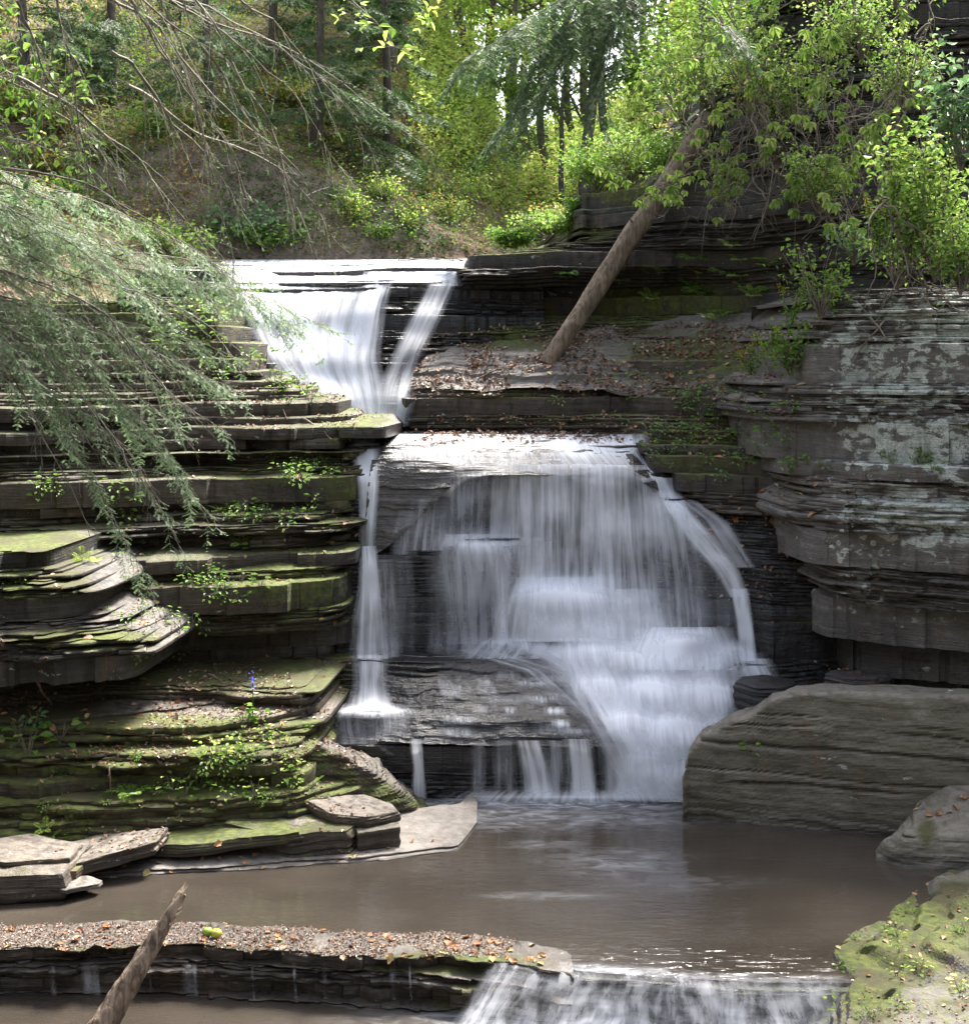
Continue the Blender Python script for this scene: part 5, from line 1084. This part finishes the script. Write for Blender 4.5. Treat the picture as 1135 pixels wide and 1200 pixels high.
def litter(region, n, size, label, thr=.55, clus=1.8, cth=-.1):
    mb = MB(); P = []; Nn = []; t = 0
    while len(P) < n and t < n*12:
        t += 1; x, y = random.uniform(region[0], region[1]), random.uniform(region[2], region[3]); h, nn = cast(x, y)
        if h is None or nn.z < thr or h.y > 28 or h.z < -.1: continue
        P.append((h.x, h.y, h.z+.008)); Nn.append(tuple(nn))
    P = np.array(P); k = vn(P[:, 0]*clus, P[:, 1]*clus, P[:, 2]*4, 5) > cth; P = P[k]; Nn = np.array(Nn)[k]
    leaves(mb, P, size*rng.uniform(.5, 1.4, len(P)), nrm=Nn*2+rng.normal(size=P.shape)*.5, droop=0, fold=.2, wid=.75)
    tag(mb.build('leaf_litter', M['dead']), label, 'leaf litter', kind='stuff')
litter((0, 660, 1082, 1122), 5200, .026, 'dense wet leaf litter coating the foreground ledge', clus=2.5, cth=-.5)
litter((0, 430, 770, 1000), 1800, .05, 'scattered dead leaves on the mossy ledges', cth=.0)
litter((480, 930, 380, 520), 6500, .065, 'reddish leaf litter on the sloping rock shelf', cth=-.3, thr=.3)
litter((150, 420, 440, 770), 900, .05, 'scattered dead leaves on the left cliff treads')
litter((960, 1135, 1010, 1200), 500, .03, 'small leaf fragments on the rock bank')
litter((790, 1010, 520, 800), 500, .07, 'wet leaves on the damp ledges beside the falls')
litter((0, 430, 770, 900), 2600, .045, 'brown leaves lying thick on the broad ledge left of the pool', cth=.05, thr=.7)
litter((200, 450, 390, 520), 1500, .05, 'dead leaves on the broken slab ledges below the upper waterfall', cth=-.1)
litter((0, 260, 250, 460), 1500, .06, 'leaf litter on the upper left bank', clus=1)
# ---------------------------------------------------------------- vegetation on the right
def palm(mb, p, ls, az):
    for k in range(5):
        a = az+(k-2)*.62; leaves(mb, [p], ls*(1.1-abs(k-2)*.13), tip=np.array([math.cos(a)*1.3, -.3, math.sin(a)*.9-.45])*3, nrm=(0, -1.2, 1.5), wid=.5, six=True, rnd=random.random()*.6+.3)
def creeper(path, Y, label, n=14, ls=.155, mat='lime'):
    P = np.array([at(a, b, Y+random.uniform(-.2, .2)) for a, b in path]); t = np.linspace(0, 1, 24)
    Q = np.stack([np.interp(t, np.linspace(0, 1, len(P)), P[:, k]) for k in range(3)], -1)
    for _ in range(4): Q[1:-1] = (Q[:-2]+2*Q[1:-1]+Q[2:])/4
    o = empty('creeper_vine', Q[0], label, 'vine', 'creeper vines hanging over the dark wall'); w_, l_ = MB(), MB()
    tube(w_, Q, .008, 5)
    for k in range(n):
        i = random.randint(2, 23); l = random.uniform(.05, .4); d = unit(rng.normal(size=3)+np.array([-.3, -.2, .0])); e = Q[i]+d*l
        tube(w_, curve(Q[i], e, .03, .05, 5, k), .0035, 4, cap=False); palm(l_, e, ls*random.uniform(.5, 1.15), -1.57+random.uniform(-.5, .5))
    child_at(w_.build('stem', M['vine'], smooth=True), o); child_at(l_.build('foliage', M[mat]), o)
cr = [([(1010, -10), (950, 35), (880, 60), (800, 70)], 20.5, 'from the top edge over the dry vines'), ([(1015, 50), (960, 100), (925, 150), (905, 165)], 20.3, 'through the middle of the dry vine tangle'), ([(1000, 90), (990, 120), (1000, 175), (1012, 215)], 19.8, 'down beside the right shrub'),
      ([(920, 140), (850, 170), (800, 200), (790, 235)], 21.5, 'across the top end of the leaning log'), ([(900, 180), (865, 200), (840, 225), (862, 240)], 21.3, 'low over the dark hollow'), ([(880, 190), (830, 195), (775, 215), (745, 235)], 21.6, 'furthest left in front of the log'),
      ([(830, 90), (790, 120), (750, 160), (720, 205)], 22.6, 'left of the log above the mossy rock'), ([(990, 20), (960, 60), (965, 110)], 20.6, 'short strand near the top edge'), ([(1060, 60), (1030, 130), (1020, 180)], 19.2, 'over the bare stems at the right'), ([(900, 110), (860, 130), (820, 150), (850, 200)], 21.2, 'crossing the middle of the hollow'), ([(930, 0), (880, 30), (820, 45)], 21.8, 'highest left strand'), ([(1000, 180), (985, 220), (1000, 265), (1030, 300)], 18.8, 'lowest strand above the goldenrod')]
cr += [([(1080, -10), (1040, 30), (1000, 40), (960, 45)], 20.0, 'along the top edge at the right'), ([(980, 60), (940, 75), (900, 85), (870, 100)], 20.9, 'above the dark rock face at mid height'), ([(1090, 100), (1060, 130), (1040, 170), (1050, 210)], 18.4, 'in front of the bare stems by the large blue leaves'), ([(860, 20), (820, 60), (780, 80), (740, 110)], 22.2, 'over the hemlock trunk at the top'), ([(960, 180), (930, 210), (935, 245)], 20.0, 'single strand above the damp dark rock')]
for pa, Y, d in cr: creeper(pa, Y, f'bright green creeper vine {d}', 26)
def tangle(x0, x1, y0, y1, Y, n, label, drop_=120, s=0):
    o = empty('dry_vine', at((x0+x1)/2, y0, Y), label, 'vine', 'dry brown vine tangles'); w_, t_ = MB(), MB()
    for k in range(n):
        a = at(random.uniform(x0, x1), random.uniform(y0, (y0+y1)/2), Y+random.uniform(-.3, .6)); b = at(random.uniform(x0-20, x1+20), random.uniform((y0+y1)/2, y1), Y+random.uniform(-.6, .3))
        P = curve(a, b, random.uniform(-.5, .5), .16, 22, s*50+k); r = random.choice([.006, .008, .010, .016]); tube(w_, P, np.linspace(r, r*.4, 22), 5, cap=False)
        for j in range(5):
            i = random.randint(4, 20); e = P[i]+rng.normal(size=3)*[.28, .12, .22]+[0, 0, -.15]; tube(t_, curve(P[i], e, .0, .12, 8, k+j), np.linspace(r*.5, .0015, 8), 3, cap=False)
    child_at(w_.build('stem', M['vine'], smooth=True), o); child_at(t_.build('twig', M['vine'], smooth=True), o)
tangle(840, 920, 60, 290, 21.0, 22, 'brown tangle of dry vines hanging over the dark hollow', s=1)
tangle(930, 1020, 40, 330, 20.2, 24, 'dense dry vine tangle in front of the wet rock wall', s=2)
tangle(1010, 1100, -10, 260, 18.8, 20, 'pale bare stems behind the right shrub', s=3)
tangle(780, 860, 120, 270, 21.6, 10, 'thin dry vines above the leaning log', s=4)
tangle(1020, 1135, 230, 380, 17.2, 16, 'dry stalks hanging off the top of the lichened cliff', s=5)
def rshrub(px, py, Y, w, h, nl, ls, mat, label, seed):
    clump('shrub', label, at(px, py, Y), w, h, nl, ls, mat, None, stems=14, seed=seed, six=True, wm='vine')
rshrub(1095, 330, 17.2, 1.2, 2.0, 1900, .095, 'lime', 'bright leafy shrub spilling over the top of the lichened cliff', 501)
rshrub(1125, 200, 16.8, .9, 1.6, 420, .13, 'blueleaf', 'shrub with large blue green leaves at the right edge', 502)
rshrub(1050, 340, 17.6, .9, 1.3, 600, .075, 'green', 'yellowish green bush at the left end of the cliff top', 503)
rshrub(1125, 345, 16.6, .8, 1.0, 700, .085, 'lime', 'pale leaved bush at the right edge on the cliff top', 506)
rshrub(960, 375, 18.9, .9, 1.0, 420, .08, 'green', 'leafy bush below the goldenrod left of the grey cliff', 504)
rshrub(925, 440, 19.3, .9, .8, 420, .08, 'green', 'low green bush hanging over the damp ledges', 505)
rshrub(1000, 310, 18.6, .6, .6, 200, .08, 'blueleaf', 'small bush in front of the dry vines', 507)
for i, (px, py, Y, w, h, m_) in enumerate([(870, 60, 23.2, 2.2, 2.0, 'green'), (960, 20, 22.5, 2.0, 1.8, 'mixleaf'), (800, 150, 24.9, 1.6, 2.2, 'green'), (1060, 20, 21.5, 1.8, 1.6, 'mixleaf'), (740, 215, 25.2, 1.4, 1.2, 'lime'), (840, 130, 24.2, 1.8, 1.8, 'lime'), (900, 150, 22.9, 1.2, 1.2, 'mixleaf'), (700, 225, 25.6, 1.2, .9, 'green'), (640, 275, 26, 1.3, .5, 'lime'), (690, 262, 25.6, .9, .5, 'green'), (600, 290, 26, .8, .35, 'green'), (780, 215, 24.6, 1.2, .9, 'green')]):
    clump('shrub', ['dense green shrub high on the right wall', 'olive shrub at the top edge over the dry vines', 'tall green shrub behind the top of the log', 'olive shrub at the top right corner', 'yellow green shrub on the mossy rock left of the log', 'bright shrub above the end of the log', 'sparse shrub above the dark hollow', 'low green shrub on the mossy rock top', 'low yellow green plants on the rim right of the upper falls', 'green plants under the mossy rock step', 'tiny green shrub on the rim beside the upper falls', 'green shrub crowning the mossy rock'][i], at(px, py, Y), w, h, 1500, .085, m_, None, stems=14, seed=600+i)
for i, (px, py, Y, w, h, d) in enumerate([(935, 150, 21.3, 1.5, 1.3, 'fine leaved pale green shrub over the dry vines in the middle'), (1010, 70, 20.2, 1.5, 1.2, 'fine leaved shrub at the top beside the bare stems'), (875, 110, 22.0, 1.3, 1.2, 'fine leaved shrub above the log end and the hollow'), (960, 250, 20.0, .9, .9, 'small fine leaved bush low on the dark wall'), (1060, 130, 19.0, 1.0, 1.2, 'fine leaved shrub left of the large blue green leaves')]):
    clump('shrub', d, at(px, py, Y), w, h, 1300, .065, 'lime', None, stems=14, seed=900+i, wm='vine')
def goldenrod(px, py, Y, h, label):
    p = at(px, py, Y); o = empty('goldenrod', p, label, 'plant', 'goldenrod by the grey cliff'); s_, l_, f_ = MB(), MB(), MB()
    for k in range(4):
        e = p+[random.uniform(-.3, .25), random.uniform(-.2, .1), h*random.uniform(.7, 1.1)]; P = curve(p, e, 0, .06, 12, int(px)+k); tube(s_, P, .005, 4, cap=False)
        for i in range(2, 11): leaves(l_, [P[i]]*4, .09, wid=.25)
        for i in range(8, 12): leaves(f_, P[i]+rng.normal(size=(12, 3))*[.03, .03, .02], .022, rnd=.5)
    child_at(s_.build('stem', M['green']), o); child_at(l_.build('leaf', M['green']), o); child_at(f_.build('blossoms', M['yellow']), o)
for a in [(1045, 240, 17.5, .9, 'goldenrod with yellow spikes beside the bright shrub'), (1030, 290, 17.6, .6, 'small goldenrod under the larger one'), (925, 385, 19.2, .6, 'goldenrod stems over the dark hollow'), (905, 420, 19.6, .5, 'drooping goldenrod above the leafy shelf'), (880, 440, 20.3, .5, 'goldenrod at the back of the leafy shelf')]: goldenrod(*a)
# ---- leafy branches on the left and at the top
def spray(path, Y, n, ls, mat, label, name='leafy_branch', spread=.25):
    P = np.array([at(a, b, Y+i*.15) for i, (a, b) in enumerate(path)]); t = np.linspace(0, 1, 18); Q = np.stack([np.interp(t, np.linspace(0, 1, len(P)), P[:, k]) for k in range(3)], -1)
    o = empty(name, Q[0], label, 'branch'); w_, l_ = MB(), MB(); tube(w_, Q, np.linspace(.012, .004, 18), 5)
    for k in range(n):
        i = random.randint(2, 17); e = Q[i]+rng.normal(size=3)*spread*[1, .7, .8]; tube(w_, curve(Q[i], e, .02, .05, 5, k), .003, 3, cap=False); leaves(l_, [e, e, (e+Q[i])/2], ls*random.uniform(.7, 1.2), six=True, wid=.65, droop=.35, nrm=(0, -.9, 1))
    child_at(w_.build('stem', M['twig'], smooth=True), o); child_at(l_.build('foliage', M[mat]), o)
spray([(-60, 60), (20, 100), (90, 125)], 12.8, 60, .10, 'green', 'dark green leafy branch reaching in from the left edge near the top')
spray([(-60, 150), (30, 165), (95, 190)], 12.8, 50, .09, 'green', 'lower green leafy branch reaching in from the left edge')
spray([(-60, 20), (0, 30), (45, 40)], 12.5, 34, .10, 'green', 'leafy twig in the upper left corner')
spray([(-60, 200), (10, 215), (60, 235)], 12.9, 40, .09, 'blueleaf', 'blue green leafy twig above the hemlock boughs')
spray([(350, -60), (400, -10), (440, 25), (462, 55)], 14, 20, .13, 'ylgreen', 'twig of bright yellow green leaves hanging from the top edge', spread=.16)
spray([(560, -60), (520, -10), (490, 20)], 14.5, 16, .11, 'ylgreen', 'small bright leaved twig at the top edge left of centre', spread=.18)
for i, (x, y, m_) in enumerate([(30, 250, 'mixleaf'), (90, 240, 'green'), (60, 150, 'mixleaf'), (180, 150, 'lime'), (20, 130, 'mixleaf'), (285, 275, 'blueleaf'), (320, 285, 'green'), (60, 200, 'mixleaf'), (120, 180, 'mixleaf'), (250, 150, 'mixleaf'), (350, 120, 'mixleaf'), (200, 290, 'lime'), (40, 300, 'green')]):
    p = terr_hit(x, y+10)
    if p is None: continue
    clump('shrub', f'{["olive","green","brownish","yellow lit","sparse","broad leaved","low green","faded","golden","dull","thin","pale","mossy"][i]} shrub on the left slope {["at the left edge", "above the hemlock boughs", "over the eroded bank", "beside the upper stream"][min(3, x//90)]}', p, 1.6, .8, 700, .0042*p[1], m_, None, stems=10, seed=700+i)
# ---------------------------------------------------------------- camera, light, sky
cd = bpy.data.cameras.new('camera'); cam = bpy.data.objects.new('camera', cd); C.objects.link(cam)
cam.location = (0, 0, H); cam.rotation_euler = (R(90), 0, 0); cd.sensor_fit = 'HORIZONTAL'; cd.sensor_width = 36; cd.lens = 36*FP/1135
cd.shift_y = -180/1135; cd.clip_start = .1; cd.clip_end = 1000; sc.camera = cam
SE, SA = R(54), R(30)     # sun behind the falls, a little to the right
w = bpy.data.worlds.new('World'); sc.world = w; w.use_nodes = True; nt = w.node_tree
bg = nt.nodes['Background']; sk = nt.nodes.new('ShaderNodeTexSky'); sk.sky_type = 'NISHITA'; sk.sun_disc = False
sk.sun_elevation = SE; sk.sun_rotation = SA; sk.air_density = 1; sk.dust_density = 4; sk.ozone_density = .6
hs = nt.nodes.new('ShaderNodeHueSaturation'); hs.inputs['Saturation'].default_value = .55
nt.links.new(sk.outputs[0], hs.inputs['Color']); nt.links.new(hs.outputs[0], bg.inputs[0]); bg.inputs[1].default_value = .15
ld = bpy.data.lights.new('sun', 'SUN'); ld.energy = 4.5; ld.angle = R(15); ld.color = (1, .95, .87)
sun = bpy.data.objects.new('sun', ld); C.objects.link(sun)
sd = Vector((math.sin(SA)*math.cos(SE), math.cos(SA)*math.cos(SE), math.sin(SE)))
sun.rotation_euler = sd.to_track_quat('Z', 'Y').to_euler()
vs = sc.view_settings; vs.view_transform = 'Standard'; vs.look = 'None'; vs.exposure = 2.0; vs.gamma = 1
sc.render.engine = 'CYCLES'; sc.cycles.transparent_max_bounces = 24; sc.cycles.max_bounces = 5
sc.render.resolution_x = 968; sc.render.resolution_y = 1024
